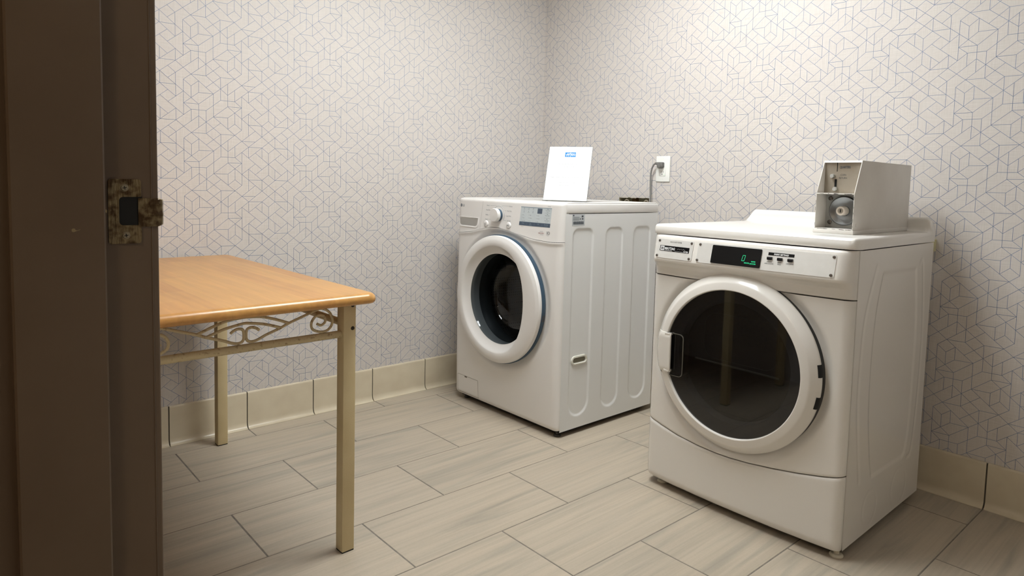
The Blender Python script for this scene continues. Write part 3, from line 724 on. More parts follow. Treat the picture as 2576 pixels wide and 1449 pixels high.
for k, (s_, s2_) in enumerate((('Temp.', ''), ('Spin', 'Drain+Spin'), ('Soil', ''), ('Rinse+Spin', 'Control Lock'))):
    xx = .4980+k*.0480; text_mesh(bm, s_, xx, z0_+.0085, .0070, F2, 'CENTER', mi=2, sx=.78)
    if s2_: text_mesh(bm, s2_, xx, z0_+.003, .0045, F2, 'CENTER', mi=2, sx=.78)
    if k: quad(bm, xx-.024, z0_+.004, xx-.0235, z0_+.013, F2, 2)
obj('display', bm, [M['disp'], M['slate'], mat('mid_blue_print', (140, 156, 168), .5), M['print']], cp, smooth=False)
# door assembly (y = depth; negative toward the viewer)
dd = -.060
C3 = (DC[0], 0, DC[1])
bm = bmesh.new()
lathe(bm, [(.2820, -.030), (.2890, -.0335), (.2925, -.0375), (.2930, -.0450), (.2900, -.0530), (.2760, -.0585), (.2700, -.0600), (.2600, -.0608), (.2480, -.0602), (.2440, -.0585),
           (.2390, -.0530), (.2290, -.0440), (.2180, -.0370), (.2120, -.0340), (.2085, -.0330), (.2085, .02), (.2820, .02)], C3, 'y', 128, closed=True)
WT = [(.2083, 0), (.2085, 0), (.212, .1), (.218, .4), (.229, .8), (.239, 1), (.244, 1), (.248, .9), (.26, .5), (.27, 0), (.4, 0)]
for v in bm.verts:
    dx_, dz_ = v.co.x-DC[0], v.co.z-DC[1]; rr = math.hypot(dx_, dz_)
    if dx_ > 0 and v.co.y < -.03 and rr < .27:
        wq = next(w0+(w1-w0)*(rr-r0)/(r1-r0) for (r0, w0), (r1, w1) in zip(WT, WT[1:]) if rr <= r1) if rr > .2083 else 0
        v.co.x -= .050*(dx_/rr)**2*wq
door = obj('door', bm, M['white'], wr, angle=28)
bm = bmesh.new(); lathe(bm, [(.270, .010), (.284, .010), (.289, -.012), (.2960, -.022), (.2968, -.0345), (.288, -.0375), (.270, -.0375)], C3, 'y', 128, closed=True); rb = obj('door_rim', bm, M['navy'], door, angle=30); rb['label'] = 'slate blue rim behind the white door ring'
bm = bmesh.new()
la = -.20
for la in (-.16,):
    c, s = math.cos(la), math.sin(la); lathe(bm, [(.2962, -.036), (.2972, -.0345), (.2966, -.022), (.2900, -.013)], C3, 'y', 128)
for v in list(bm.verts):
    an = math.atan2(v.co.z-DC[1], v.co.x-DC[0])
    if abs(an-la) > .085: bm.verts.remove(v)
obj('door_latch', bm, M['printd'], door)
bm = bmesh.new()   # glass bowl
lathe(bm, [(.2090, -.0325), (.2065, -.0300), (.2020, -.010), (.1880, .050), (.1800, .085), (.1620, .105), (.1200, .122), (.0600, .130), (.0001, .132)], C3, 'y', 96)
gl = obj('door_glass', bm, M['wglass'], door, angle=60)
bm = bmesh.new(); lathe(bm, [(.2095, .018), (.225, .020),  (.24, .014), (.235, .016), (.222, .035), (.215, .045), (.206, .062), (.206, .085), (.215, .10), (.235, .105)], C3, 'y', 96); obj('door_seal', bm, mat('grey_rubber_seal', (84, 86, 86), .45), wr)
def drum_mat():
    m = bpy.data.materials.new('perforated_drum_steel'); m.use_nodes = True; nt = m.node_tree; N = nt.nodes; L = nt.links; b = N['Principled BSDF']
    b.inputs['Metallic'].default_value = .35; b.inputs['Roughness'].default_value = .4
    tc = N.new('ShaderNodeTexCoord'); vo = N.new('ShaderNodeTexVoronoi'); vo.inputs['Scale'].default_value = 75; vo.inputs['Randomness'].default_value = .1; L.new(tc.outputs['Object'], vo.inputs[0])
    mr = N.new('ShaderNodeMapRange'); mr.inputs[1].default_value = .22; mr.inputs[2].default_value = .3; L.new(vo.outputs['Distance'], mr.inputs[0])
    mx = N.new('ShaderNodeMix'); mx.data_type = 'RGBA'; L.new(mr.outputs[0], mx.inputs[0]); mx.inputs[6].default_value = (.01, .01, .01, 1); mx.inputs[7].default_value = srgb((150, 148, 144)); L.new(mx.outputs[2], b.inputs['Base Color']); return m
bm = bmesh.new(); lathe(bm, [(.245, .105), (.262, .115), (.268, .13), (.268, .50), (.25, .52), (.13, .49), (.10, .47), (.0001, .465)], C3, 'y', 96)
dm = obj('drum', bm, drum_mat(), wr)
for k in range(3):
    an = .5+k*2*PI/3; bm = bmesh.new(); c, s = math.cos(an), math.sin(an)
    q = [(-.045, .262), (-.02, .215), (0, .205), (.02, .215), (.045, .262)]
    A = [bm.verts.new((DC[0]+r_*c-u_*s, .16, DC[1]+r_*s+u_*c)) for u_, r_ in q]; B = [bm.verts.new((DC[0]+r_*c-u_*s, .47, DC[1]+r_*s+u_*c)) for u_, r_ in q]
    for i in range(4): bm.faces.new((A[i], A[i+1], B[i+1], B[i]))
    bm.faces.new(A); bm.faces.new(B[::-1]); obj('drum_paddle', bm, M['drum'], dm, angle=50)

# ---------------------------------------------------------------- paper sign in acrylic holder on the washer
sx_, sy_, syaw, sw, sh_, lean = -.550, -.589, .492, .211, .271, .327
ZT = 1.0092
sg = thing('sign_holder', 'clear slanted acrylic stand on top of the washing machine, holding the paper notice', 'sign holder', (sx_, sy_, ZT), syaw-PI/2)
# local: x to the right along the sheet, y away from viewer, z up
cl, sl = math.cos(lean), math.sin(lean)
SP = lambda off: (lambda u, v: (u, v*sl+off*cl, .0035+v*cl-off*sl))
M['acrylic'] = mat('clear_acrylic', (240, 244, 244), .03, spec=.5, trans=1., ior=1.2)
bm = bmesh.new()
def slab(bm, u0, v0, u1, v1, o0, o1):
    A = [bm.verts.new(SP(o0)(*p)) for p in ((u0, v0), (u1, v0), (u1, v1), (u0, v1))]; B = [bm.verts.new(SP(o1)(*p)) for p in ((u0, v0), (u1, v0), (u1, v1), (u0, v1))]
    bm.faces.new(A[::-1]); bm.faces.new(B)
    for i in range(4): bm.faces.new((A[i], A[(i+1) % 4], B[(i+1) % 4], B[i]))
slab(bm, -.003, 0, sw+.003, sh_+.002, .0030, .0050)
box(bm, (-.003, -.006, 0.0004), (sw+.003, .105, .0026))
obj('acrylic_stand', bm, M['acrylic'], sg, smooth=False)
pn = thing('paper_notice', 'white paper laundry notice with small blue logo, standing on the washing machine', 'notice', (sx_, sy_, ZT), syaw-PI/2)
bm = bmesh.new(); slab(bm, 0, .002, sw, sh_, .0018, .0024); ps = obj('paper_sheet', bm, mat('white_paper', (240, 241, 242), .5), pn, smooth=False)
bm = bmesh.new(); F_ = SP(.0015); FT = SP(.0010)
cx = sw/2+.003
def su(px): return (px-296)/935*sw    # from the zoom of the sign
def sv(py): return (1300-py)/1190*sh_
lw, lh = .0535, .0235; lx0, lz0 = cx-lw/2-.001, .2195
quad(bm, lx0, lz0, lx0+lw*.50, lz0+lh, F_, 0); quad(bm, lx0+lw*.52, lz0, lx0+lw, lz0+lh, F_, 0)
text_mesh(bm, 'H', lx0+.006, lz0+.004, .023, FT, mi=1, shear=.45, sx=.85, weight=.0003); seg2(bm, (lx0+.004, lz0+.011), (lx0+.026, lz0+.0155), .0018, FT, 1)
text_mesh(bm, 'Holiday Inn', lx0+lw*.54, lz0+.0135, .0062, FT, mi=1, sx=.8, weight=.0002); text_mesh(bm, 'Express', lx0+lw*.54, lz0+.0075, .0072, FT, mi=1, weight=.0002)
text_mesh(bm, 'AN IHG HOTEL', cx, .2115, .0042, F_, 'CENTER', mi=2)
IK = [mat('blue_ink', (44, 132, 200), .5), mat('white_ink', (250, 250, 250), .5), mat('pale_grey_ink', (120, 120, 122), .6)]
obj('logo', bm, IK, ps, smooth=False); bm = bmesh.new()
for s_, v, z in (('Our Laundry Machine is free for', .181, .0082), ('your personal use!', .168, .0082), ('Need Laundry Detergent or Coins for the Dryer?', .1145, .0082), ('Head to the Front Desk', .0875, .0082), ('and we can assist you.', .0745, .0082)):
    text_mesh(bm, s_, cx-.003, v, z, F_, 'CENTER', mi=2, sx=.98)
obj('notice_text', bm, IK, ps, smooth=False)

# ---------------------------------------------------------------- dryer
DX, DY, DWd, DD = -.755, -1.400, .700, .650
dryer = thing('clothes_dryer', 'white front-load commercial dryer with dark round glass door and brushed metal control panel', 'dryer', (DX, DY, 0), -PI/2)
DR = (.3435, .5215)
def lerp_pts(pts, a):
    if a <= pts[0][0]: return pts[0][1]
    for (xa, za), (xb, zb) in zip(pts, pts[1:]):
        if a <= xb: t_ = (a-xa)/(xb-xa); return za+(zb-za)*t_
    return pts[-1][1]
KS = [(0, .246), (.07, .229), (.14, .215), (.22, .206), (.297, .202), (.35, .2025), (.412, .207), (.49, .216), (.568, .227), (.64, .240), (.70, .254)]
kseam = lambda a: lerp_pts(KS, a)
def bowd(a): return -.012-.018*(1-abs(2*a/DWd-1)**2.2)
def dd_mid(a, z):
    d = bowd(a)
    rr = math.hypot(a-DR[0], z-DR[1]); d += .012*(1-smooth01((rr-.292)/.030))
    d = edge_to(d, a, DWd, .028, .0145)
    s = z-kseam(a)
    if s < .006: d += .006*(1-max(0, s)/.006)**2
    return d
def dd_kick(a, z):
    d = edge_to(bowd(a)-.002, a, DWd, .028, .0145)
    s = kseam(a)-z
    if s < .010: d += .008*(1-math.sqrt(max(0, 1-(1-max(0, s)/.010)**2)))
    if z < .05: d += .012*((.05-z)/.025)**2
    return d
bm = bmesh.new()
OL = [(.150, .862), (.1433, .8537), (.0813, .7189), (.0648, .5837), (.064, .4506), (.0869, .3154), (.1094, .2091)]
IL = [(.1983, .8447), (.1585, .7204), (.1441, .5656), (.1498, .4062), (.1787, .2652), (.2007, .1956)]
IR = [(.4935, .842), (.5269, .6499), (.528, .4729), (.5204, .2958), (.4977, .2097), (.4692, .1903)]
ORt = [(.5269, .856), (.5528, .8439), (.5875, .6425), (.5889, .4624), (.5726, .2841), (.5499, .1933), (.5188, .1832)]
def sp2(P, n=5): return [(v.x, v.y) for v in spline([(a, b, 0) for a, b in P], n)]
inner = sp2(IL)+sp2(IR)[::-1]+[IL[0]]
polys = [sp2(OL), inner, sp2(ORt)]
circ = [[(.205+.055*math.cos(t_/24*2*PI), .100+.055*math.sin(t_/24*2*PI)) for t_ in range(25)], [(.455+.068*math.cos(t_/24*2*PI), .098+.064*math.sin(t_/24*2*PI)) for t_ in range(25)]]
def in_poly(x, z, P):
    c = False
    for (x0, z0), (x1, z1) in zip(P, P[1:]):
        if (z0 > z) != (z1 > z) and x < (x1-x0)*(z-z0)/(z1-z0)+x0: c = not c
    return c
def ddisp(d, z):
    m1 = min(min(seg_dist(d, z, A, B) for A, B in zip(P, P[1:])) for P in (polys[0], polys[2]))
    di = min(seg_dist(d, z, A, B) for A, B in zip(inner, inner[1:]))
    v = -.0016*math.exp(-(m1/.006)**2)
    v += -.0024*(smooth01(di/.008) if in_poly(d, z, inner) else 0)
    m2 = min(min(seg_dist(d, z, A, B) for A, B in zip(P, P[1:])) for P in circ)
    v += -.0007*math.exp(-(m2/.003)**2)
    return v
side_panel(bm, .0125, DD-.004, .026, .918, DWd, ddisp, res=.006)
vs_b = [(0, .014), (0, DD-.004), (DWd, DD-.004), (DWd, .014)]
Av = [bm.verts.new((x, y, .026)) for x, y in vs_b]; Bv = [bm.verts.new((x, y, .918)) for x, y in vs_b]
for i in (0, 1): bm.faces.new((Av[i], Av[i+1], Bv[i+1], Bv[i]))
bm.faces.new(Av[::-1]).material_index = 1; bm.faces.new(Bv)
dbody = obj('cabinet', bm, [M['enamel'], M['shadowgap']], dryer, angle=40)
feet(dryer, [(.05, .03), (DWd-.02, .025), (.05, DD-.06), (DWd-.05, DD-.06)], M['steelfoot'], .019)
# kick panel, front panel
bm = bmesh.new(); front_shell(bm, 0, DWd, lambda a: .026, lambda a: kseam(a)-.0015, dd_kick, 110, 44, back=.03); obj('kick_panel', bm, M['enamel'], dryer, angle=50)
CS = lambda a: .775
bm = bmesh.new(); front_shell(bm, 0, DWd, lambda a: kseam(a)+.0015, lambda a: .7735, dd_mid, 120, 120, hole=(DR[0], DR[1], .262), back=.03); obj('front_panel', bm, M['enamel'], dryer, angle=50)
# console: profile in (d,z), swept across
def dd_con(a, z):
    base = bowd(a)
    pr = [(.776, .004), (.779, -.001), (.790, -.002), (.806, -.006), (.818, -.017), (.826, -.0275), (.834, -.030), (.845, -.0285), (.908, -.014), (.915, -.011), (.919, -.003)]
    for (z0, d0), (z1, d1) in zip(pr, pr[1:]):
        if z <= z1: t_ = (z-z0)/(z1-z0); return edge_to(base+d0+(d1-d0)*t_, a, DWd, .040, .0145)
    return edge_to(base+pr[-1][1], a, DWd, .040, .0145)
bm = bmesh.new(); front_shell(bm, 0, DWd, lambda a: .776, lambda a: .919, dd_con, 110, 60, back=.03)
con = obj('control_console', bm, M['enamel'], dryer, angle=60)
# console plates (flat, brushed)
def brushed():
    m = mat('brushed_metal_plate', (226, 225, 221), .32, metal=.3, bump=(400, .15, .0006, (.06, 1, 1)), vary=((221, 220, 215), 40, .3, .7)); return m
M['brush'] = brushed()
M['dscreen'] = mat('black_display_glass', (7, 7, 8), .12, spec=.28)
M['green'] = mat('green_led_digits', (30, 180, 120), .5, emit=(40, 200, 140), es=.55)
CF = lambda off: (lambda u, v: (u, dd_con(u, v)-off, v))
def plate(bm, x0, x1, z0, z1, off, mi=0, n=12, r=.006, skew=.0):
    out = rrect((x0+x1)/2, (z0+z1)/2, x1-x0, z1-z0, r, 4)
    # cut into columns so it follows the curved console
    xs = sorted({round(p[0], 5) for p in out} | {x0+(x1-x0)*k/n for k in range(n+1)})
    def zr(x):
        e = min(x-x0, x1-x); k = r-math.sqrt(max(0, r*r-(r-e)**2)) if e < r else 0
        return z0+k, z1-k
    prev = None; rim = []
    for x in xs:
        a, b = zr(x); zc = [a+(b-a)*k/4 for k in range(5)]
        colv = [bm.verts.new(CF(off)(x, z)) for z in zc]; base = [bm.verts.new(CF(-.001)(x, zc[0])), bm.verts.new(CF(-.001)(x, zc[-1]))]
        if prev:
            pc, pb = prev
            for k in range(4): bm.faces.new((pc[k], colv[k], colv[k+1], pc[k+1])).material_index = mi
            bm.faces.new((pb[0], base[0], colv[0], pc[0])).material_index = mi; bm.faces.new((pc[4], colv[4], base[1], pb[1])).material_index = mi
        else: first = (colv, base)
        prev = (colv, base)
    for colv, base in (first, prev): bm.faces.new([base[0]]+colv+[base[1]]).material_index = mi
def screws(parent, pts):
    for u, v in pts:
        bm = bmesh.new(); p = CF(.0018)(u, v); lathe(bm, [(.0046, .002), (.0048, 0), (.0039, -.0020), (.0022, -.0027), (.0020, -.0014), (.0001, -.0012)], p, 'y', 18); obj('screw', bm, M['screwd'], parent)
M['screwd'] = mat('dark_steel_screw', (130, 124, 120), .25, metal=.8)
bm = bmesh.new(); plate(bm, .0325, .1875, .8395, .9055, .0016)
bp = obj('name_plate', bm, M['brush'], con, angle=30)
screws(bp, [(.0415, .8985), (.1795, .8985), (.0395, .8462), (.1775, .8465)])
bm = bmesh.new(); F_ = CF(.0022)
SK = lambda off: (lambda u, v: (u, dd_con(u, v)-off, v))
quad(bm, .0478, .8640, .1738, .8828, CF(.0021), 0, 8); F3 = CF(.0027)
quad(bm, .0510, .8660, .0675, .8810, F3, 1)
for k in range(3): quad(bm, .0540+k*.0040, .869, .0562+k*.0040, .878, CF(.003), 0)
text_mesh(bm, 'MAYTAG', .0700, .8700, .0112, F3, mi=1, sx=.98, weight=.00035); text_mesh(bm, 'COMMERCIAL', .0702, .8655, .0044, F3, mi=1, sx=1.2)
text_mesh(bm, 'DRYER', .1510, .8656, .0064, F3, mi=1, weight=.0002); quad(bm, .114, .8660, .149, .8665, F3, 1)
for k in range(7): quad(bm, .124+k*.005, .8735+(k % 2)*.0016, .127+k*.005, .8742+(k % 2)*.0016, F3, 1)
text_mesh(bm, 'HEAVY DUTY DRYER', .1135, .8950, .0058, F_, 'CENTER', mi=0, sx=.92)
obj('name_badge', bm, [M['dscreen'], mat('badge_white', (225, 225, 225), .4)], bp, smooth=False)
bm = bmesh.new(); plate(bm, .2060, .6550, .8395, .9062, .0016, n=30)
pp = obj('panel_plate', bm, M['brush'], con, angle=30)
screws(pp, [(.2140, .8990), (.2105, .8470), (.6480, .8985), (.6462, .8465)])
bm = bmesh.new(); plate(bm, .2635, .4350, .8440, .9020, .0048, n=16, r=.003); sc_ = obj('display_window', bm, M['dscreen'], pp, angle=30)
bm = bmesh.new(); F_ = CF(.0054)
# segment digit 0
dx, dz, dw_, dh = .3735, .8615, .0085, .0170
P4 = [(dx, dz), (dx+dw_, dz), (dx+dw_, dz+dh), (dx, dz+dh)]
SLT = lambda p: (p[0]+(p[1]-dz)*.18, p[1])
for p, q in ((0, 1), (1, 2), (2, 3), (3, 0)): seg2(bm, SLT(P4[p]), SLT(P4[q]), .0014, F_, 0)
text_mesh(bm, 'MINUTES', .3830, .8540, .0052, F_, sx=.8, weight=.0002); text_mesh(bm, 'WHITES', .4060, .8600, .0050, F_, sx=.8, weight=.0002); text_mesh(bm, '&COLORS', .4020, .8533, .0052, F_, sx=.85, weight=.0002)
obj('digits', bm, M['green'], sc_, smooth=False)
bm = bmesh.new(); F_ = CF(.0021)
quad(bm, .4562, .8868, .5365, .8958, F_, 0, 6); text_mesh(bm, 'FABRIC SETTINGS', .4965, .8888, .0066, CF(.0026), 'CENTER', mi=1, sx=.86, shear=.2, weight=.0003)
DL = [M['dscreen'], mat('label_white', (225, 225, 225), .4), M['printd']]
obj('settings_label', bm, DL, pp, smooth=False); bm = bmesh.new()
for s_, x_, z_ in (('WHITES', .4625, .8650), ('AND COLORS', .4625, .8595), ('PERM', .4940, .8655), ('PRESS', .4940, .8600), ('DELICATES', .5260, .8645)): text_mesh(bm, s_, x_, z_, .0054, F_, 'CENTER', mi=2, sx=.84)
obj('button_labels', bm, DL, pp, smooth=False)
for x_, z_ in ((.4629, .8776), (.4948, .8774), (.5268, .8772)):
    bm = bmesh.new(); p = CF(0)(x_, z_); box(bm, (x_-.0078, p[1]-.008, z_-.0046), (x_+.0078, p[1]+.001, z_+.0046), .0015); obj('button', bm, mat('black_button', (22, 22, 26), .25) if x_ < .47 else bpy.data.materials['black_button'], pp)
# lid with raised back ledge
bm = bmesh.new()
LO = -.022
prf = [(LO+.012, .9215), (LO+.002, .9225), (LO, .926), (LO-.0005, .938), (LO+.002, .948), (LO+.008, .9535), (LO+.016, .9555), (.590, .9555)]
for k in range(1, 7): t_ = k/6*PI/2; prf.append((.590+.025*math.sin(t_), .9555+.030*(1-math.cos(t_))))
prf += [(.6172, .9955), (.6205, 1.001), (.6255, 1.004), (DD-.010, 1.004), (DD-.003, 1.001), (DD, .992), (DD, .9215)]
NA = 90
def lidfun(a, d, z):
    e = min(a, DWd+.004*0-a)
    # side rounding of the slab
    drop = 0
    R0 = .009
    if e < R0 and z > .9400: drop = R0*(1-math.sqrt(max(0, 1-((R0-e)/R0)**2)))
    if z > .9556:   # ledge rises away from the ends
        k = smooth01((a+.002)/.045) if a < DWd/2 else math.sqrt(max(0, 1-max(0, (.022-(DWd-a))/.022)**2))
        z = .9555+(z-.9555)*k
    ccorner = 0
    if e < .02 and d < .1: ccorner = .02*(1-math.sqrt(max(0, 1-((.02-e)/.02)**2)))
    return (a, d+ccorner, z-drop)
colsv = []
AS = sorted(set([DWd*k/NA for k in range(NA+1)]+[.001, .003, .006, DWd-.001, DWd-.003, DWd-.006]))
AS = [-.001]+AS[1:-1]+[DWd+.001]
for a in AS: colsv.append([bm.verts.new(lidfun(max(0, min(DWd, a)) if True else a, d, z)) for d, z in prf])
for c_, a in zip(colsv, AS):
    for v in c_: v.co.x = a if a in (AS[0], AS[-1]) else v.co.x
for A, B in zip(colsv, colsv[1:]):
    for i in range(len(prf)-1): bm.faces.new((A[i], B[i], B[i+1], A[i+1]))
    bm.faces.new((A[-1], B[-1], B[0], A[0]))
bm.faces.new(colsv[0]); bm.faces.new(colsv[-1][::-1])
obj('lid', bm, M['enamelt'], dryer, angle=30)
# door ring
C3 = (DR[0], 0, DR[1])
bm = bmesh.new()
lathe(bm, [(.278, -.026), (.2880, -.0265), (.2895, -.0290), (.2895, -.0350), (.2875, -.0390), (.2680, -.0585), (.2655, -.0605), (.2620, -.0618), (.2420, -.0650), (.2398, -.0640), (.2385, -.060), (.2385, .01), (.278, .01)], C3, 'y', 144, closed=True)
# hinge cut-outs on the right edge
ddoor = obj('door', bm, M['enamel'], dryer, angle=30)
bm = bmesh.new(); lathe(bm, [(.270, .000), (.2885, .000), (.2885, -.0275), (.270, -.0275)], C3, 'y', 128, closed=True); obj('door_gasket', bm, M['rubber'], ddoor)
for z_c in (.560, .462):
    bm = bmesh.new()
    for r0, r1, y0, y1 in ((.2700, .2902, -.050, -.010),):
        t0 = math.asin((z_c-.019-DR[1])/.29); t1 = math.asin((z_c+.019-DR[1])/.29)
        ring0, ring1 = [], []
        for k in range(9):
            tt = t0+(t1-t0)*k/8; c, s = math.cos(tt), math.sin(tt)
            ring0.append([bm.verts.new((DR[0]+rr*c, yy_, DR[1]+rr*s)) for rr, yy_ in ((.2835, -.0438), (.2880, -.0392), (.2900, -.0352), (.2900, -.0262))])
        for A, B in zip(ring0, ring0[1:]):
            for i in range(3): bm.faces.new((A[i], A[i+1], B[i+1], B[i]))
    obj('hinge_slot', bm, M['black'], ddoor)
# glass
M['dglass'] = tint_mat('smoked_door_glass', (128, 128, 128), ior=1.72)
bm = bmesh.new(); lathe(bm, [(.0001, -.0570), (.12, -.0568), (.2388, -.0560)], C3, 'y', 96)
obj('door_glass', bm, M['dglass'], ddoor)
M['dring'] = mat('charcoal_inner_ring', (104, 104, 108), .45)
M['dwin'] = mat('black_inner_window', (30, 29, 27), .3)
bm = bmesh.new(); lathe(bm, [(.2386, -.050), (.2350, -.048), (.1990, -.040), (.1960, -.034), (.1950, -.006)], C3, 'y', 96); obj('inner_ring', bm, M['dring'], ddoor)
bm = bmesh.new(); lathe(bm, [(.2000, -.004), (.0001, -.004)], C3, 'y', 64)
iw = obj('inner_window', bm, M['dwin'], ddoor)
bm = bmesh.new()   # upper recess outline and ledge
P = [(p[0], p[1]) for p in rrect(DR[0]+.008, DR[1]+.070, .262, .155, .045, 8)]; P = [p for p in P if math.hypot(p[0]-DR[0], p[1]-DR[1]) < .19]
tube(bm, [(p[0], -.006, p[1]) for p in P]+[(P[0][0], -.006, P[0][1])], .0012, 6)
obj('inner_recess', bm, mat('dark_recess_edge', (70, 70, 70), .5), iw)
bm = bmesh.new(); tube(bm, [(DR[0]-.150, -.012, DR[1]-.018), (DR[0]+.150, -.012, DR[1]-.022)], .0035, 8); obj('inner_ledge', bm, mat('ledge_grey', (120, 118, 112), .35), iw)
# handle pocket and grip
bm = bmesh.new(); hz0, hz1 = DR[1]-.087, DR[1]+.062
# pocket: dark cup behind the grip with a bright lip
hx0, hx1 = .083, .173
pk = rrect((hx0+hx1)/2, (hz0+hz1)/2, hx1-hx0, hz1-hz0, .016, 6); pk2 = rrect((hx0+hx1)/2, (hz0+hz1)/2, hx1-hx0-.004, hz1-hz0-.004, .014, 6)
R_ = [[bm.verts.new((p[0], y_, p[1])) for p in o] for o, y_ in ((pk, -.0565), (pk, -.0600), (pk2, -.0600), (pk2, -.022))]
for j, (A, B) in enumerate(zip(R_, R_[1:])):
    for i in range(len(A)): bm.faces.new((A[i], A[(i+1) % len(A)], B[(i+1) % len(A)], B[i])).material_index = 0 if j < 2 else 1
bm.faces.new(R_[-1][::-1]).material_index = 1
pc = obj('handle_cup', bm, [mat('cup_lip', (100, 96, 88), .35), mat('black_cup', (12, 12, 12), .35)], ddoor, angle=30)
bm = bmesh.new()
gz0, gz1 = DR[1]-.075, DR[1]+.062
def arc_x(z, R): return DR[0]-math.sqrt(max(0, R*R-(z-DR[1])**2))
Fv = []
for k in range(15):
    z = gz0+(gz1-gz0)*k/14; xo = arc_x(z, .2895); xi = .129; ch = .004*(1 if k in (0, 14) else 0)
    Fv.append([bm.verts.new(p) for p in ((xo, -.016, z), (xo+.001, -.036, z), (xo+.010, -.0555+ch, z), (xo+.024, -.0700+ch, z), (xi-.003, -.0735+ch, z), (xi, -.0715+ch, z), (xi, -.0660, z), (xi-.006, -.0660, z), (xo+.024, -.060, z))])
for A, B in zip(Fv, Fv[1:]):
    n = len(A)
    for i in range(n): bm.faces.new((A[i], A[(i+1) % n], B[(i+1) % n], B[i]))
bm.faces.new(Fv[0][::-1]); bm.faces.new(Fv[-1])
for z in (gz0, gz1-.008): box(bm, (.105, -.0725, z), (.126, -.030, z+.008), .001)
obj('handle', bm, M['enamel'], ddoor, angle=35)

# ---------------------------------------------------------------- coin box on the dryer
M['cbox'] = mat('coin_box_grey_enamel', (224, 220, 213), .4, bump=(200, .08, .0008), vary=((216, 211, 204), 7, .4, .7))
M['stain'] = mat('stainless_plate', (164, 155, 141), .42, metal=.45, bump=(300, .12, .0006, (.05, 1, 1)), vary=((148, 137, 120), 14, .4, .7))
cb = thing('coin_box', 'grey metal coin meter box with quarter slot and round lock on top of the dryer', 'coin box', (-.620, -1.910, .9558), -PI/2)
CW, CD, CH, CM = .117, .470, .229, .126
prof_s = [(0, .012), (0, CM), (.046, CH), (CD, CH), (CD, .012)]
bm = bmesh.new(); tk = .0022
for x in (0, CW-tk): prism(bm, prof_s, 'x', x, x+tk, .0006)
box(bm, (tk, .046, CH-tk), (CW-tk, CD, CH)); box(bm, (tk, CD-tk, .012), (CW-tk, CD, CH-tk)); box(bm, (tk, .0, .012), (CW-tk, .05, .0155))
box(bm, (tk, 0, CM-.0035), (CW-tk, .045, CM+.0005)); prism(bm, [(.043, CH-.006), (.046, CH), (.060, CH), (.060, CH-.006)], 'x', tk, CW-tk)
shell = obj('housing', bm, M['cbox'], cb, angle=30)
bm = bmesh.new(); box(bm, (-.003, -.004, 0), (CW+.003, CD-.012, .0125), .0015); obj('base_flange', bm, M['cbox'], cb)
bm = bmesh.new(); lathe(bm, [(.0001, .0015), (.0055, .0015), (.0055, -.001)], (CW, .024, .028), 'x', 16); obj('rivet', bm, M['cbox'], shell)
bm = bmesh.new(); tube(bm, [(CW*.45, .25, CH), (CW*.45, .25, CH+.006)], .012, 12); obj('top_lock', bm, M['cbox'], shell)
# chipped paint edge on the ledge and rim
bm = bmesh.new(); rnd = random.Random(3)
for k in range(26):
    x = rnd.uniform(.004, CW-.006); l_ = rnd.uniform(.002, .012); x1_ = min(x+l_, CW-.003)
    zz = rnd.choice((CM-.0025, CM-.0030, .0128, .0132)); quad(bm, x, zz, x1_, zz+rnd.uniform(.0006, .0016), lambda u, v: (u, -.0004, v))
for k in range(16):
    z = rnd.uniform(.02, CM-.01); xx = rnd.choice((.0002, CW-.0012)); quad(bm, xx, z, xx+.0008, z+rnd.uniform(.002, .01), lambda u, v: (u, -.0009, v))
obj('chipped_paint', bm, mat('bare_metal_chips', (84, 76, 66), .6), shell, smooth=False)
# upper slanted plate
uL = CH-CM
def UP(off): return lambda u, v: (u, .050-off, CM+v)
bm = bmesh.new(); quad(bm, tk, -.002, CW-tk, uL-.001, UP(0), 0, 2); cpn = obj('coin_plate', bm, M['stain'], cb, smooth=False)
bm = bmesh.new(); F_ = UP(.0004)
quad(bm, .0388, .0686, .0412, .0967, F_, 0); quad(bm, .0338, .019, .0408, .0445, F_, 0)
text_mesh(bm, 'QUARTERS', .0480, .0790, .0102, F_, mi=1, sx=.64, weight=.0003); text_mesh(bm, 'COIN', .0510, .0555, .0080, F_, mi=1, sx=.85); text_mesh(bm, 'RETURN', .0468, .0455, .0080, F_, mi=1, sx=.82)
obj('slot_and_lettering', bm, [M['black'], M['printd']], cpn, smooth=False)
for (u_, v_) in ((.0285, .0540), (.0385, .0135)):
    bm = bmesh.new(); a_, b_ = Vector(UP(0)(u_, v_)), Vector(UP(.012)(u_, v_)); tube(bm, [a_, a_+(b_-a_)*.2, a_+(b_-a_)*.7, b_], [.0062, .0072, .0072, .0058], 20); obj('coin_button', bm, mat('chrome_button', (200, 202, 198), .2, metal=.7) if u_ < .03 else bpy.data.materials['chrome_button'], cpn)
# lower recess: lock plate
ld = .072
bm = bmesh.new(); box(bm, (tk, ld, .0155), (CW-tk, ld+.003, CM-.003)); lp = obj('lock_plate', bm, mat('grey_painted_plate', (172, 172, 168), .45, bump=(90, .2, .001)), cb, smooth=False)
for (u_, v_) in ((.0160, .1090), (.0160, .0325)):
    bm = bmesh.new(); lathe(bm, [(.0072, ld), (.0068, ld-.0022), (.0045, ld-.003), (.0040, ld-.001), (.0001, ld-.001)], (u_, 0, v_), 'y', 20); obj('screw', bm, M['screwd'], lp)
bm = bmesh.new(); LC = (.0605, 0, .0705)
lathe(bm, [(.0470, ld), (.0470, ld-.004), (.0440, ld-.008), (.0410, ld-.0075), (.0330, ld-.002), (.0170, ld-.001), (.0160, ld-.004)], LC, 'y', 48); obj('lock_dish', bm, mat('dull_steel_dish', (150, 154, 156), .28, metal=.85), lp)
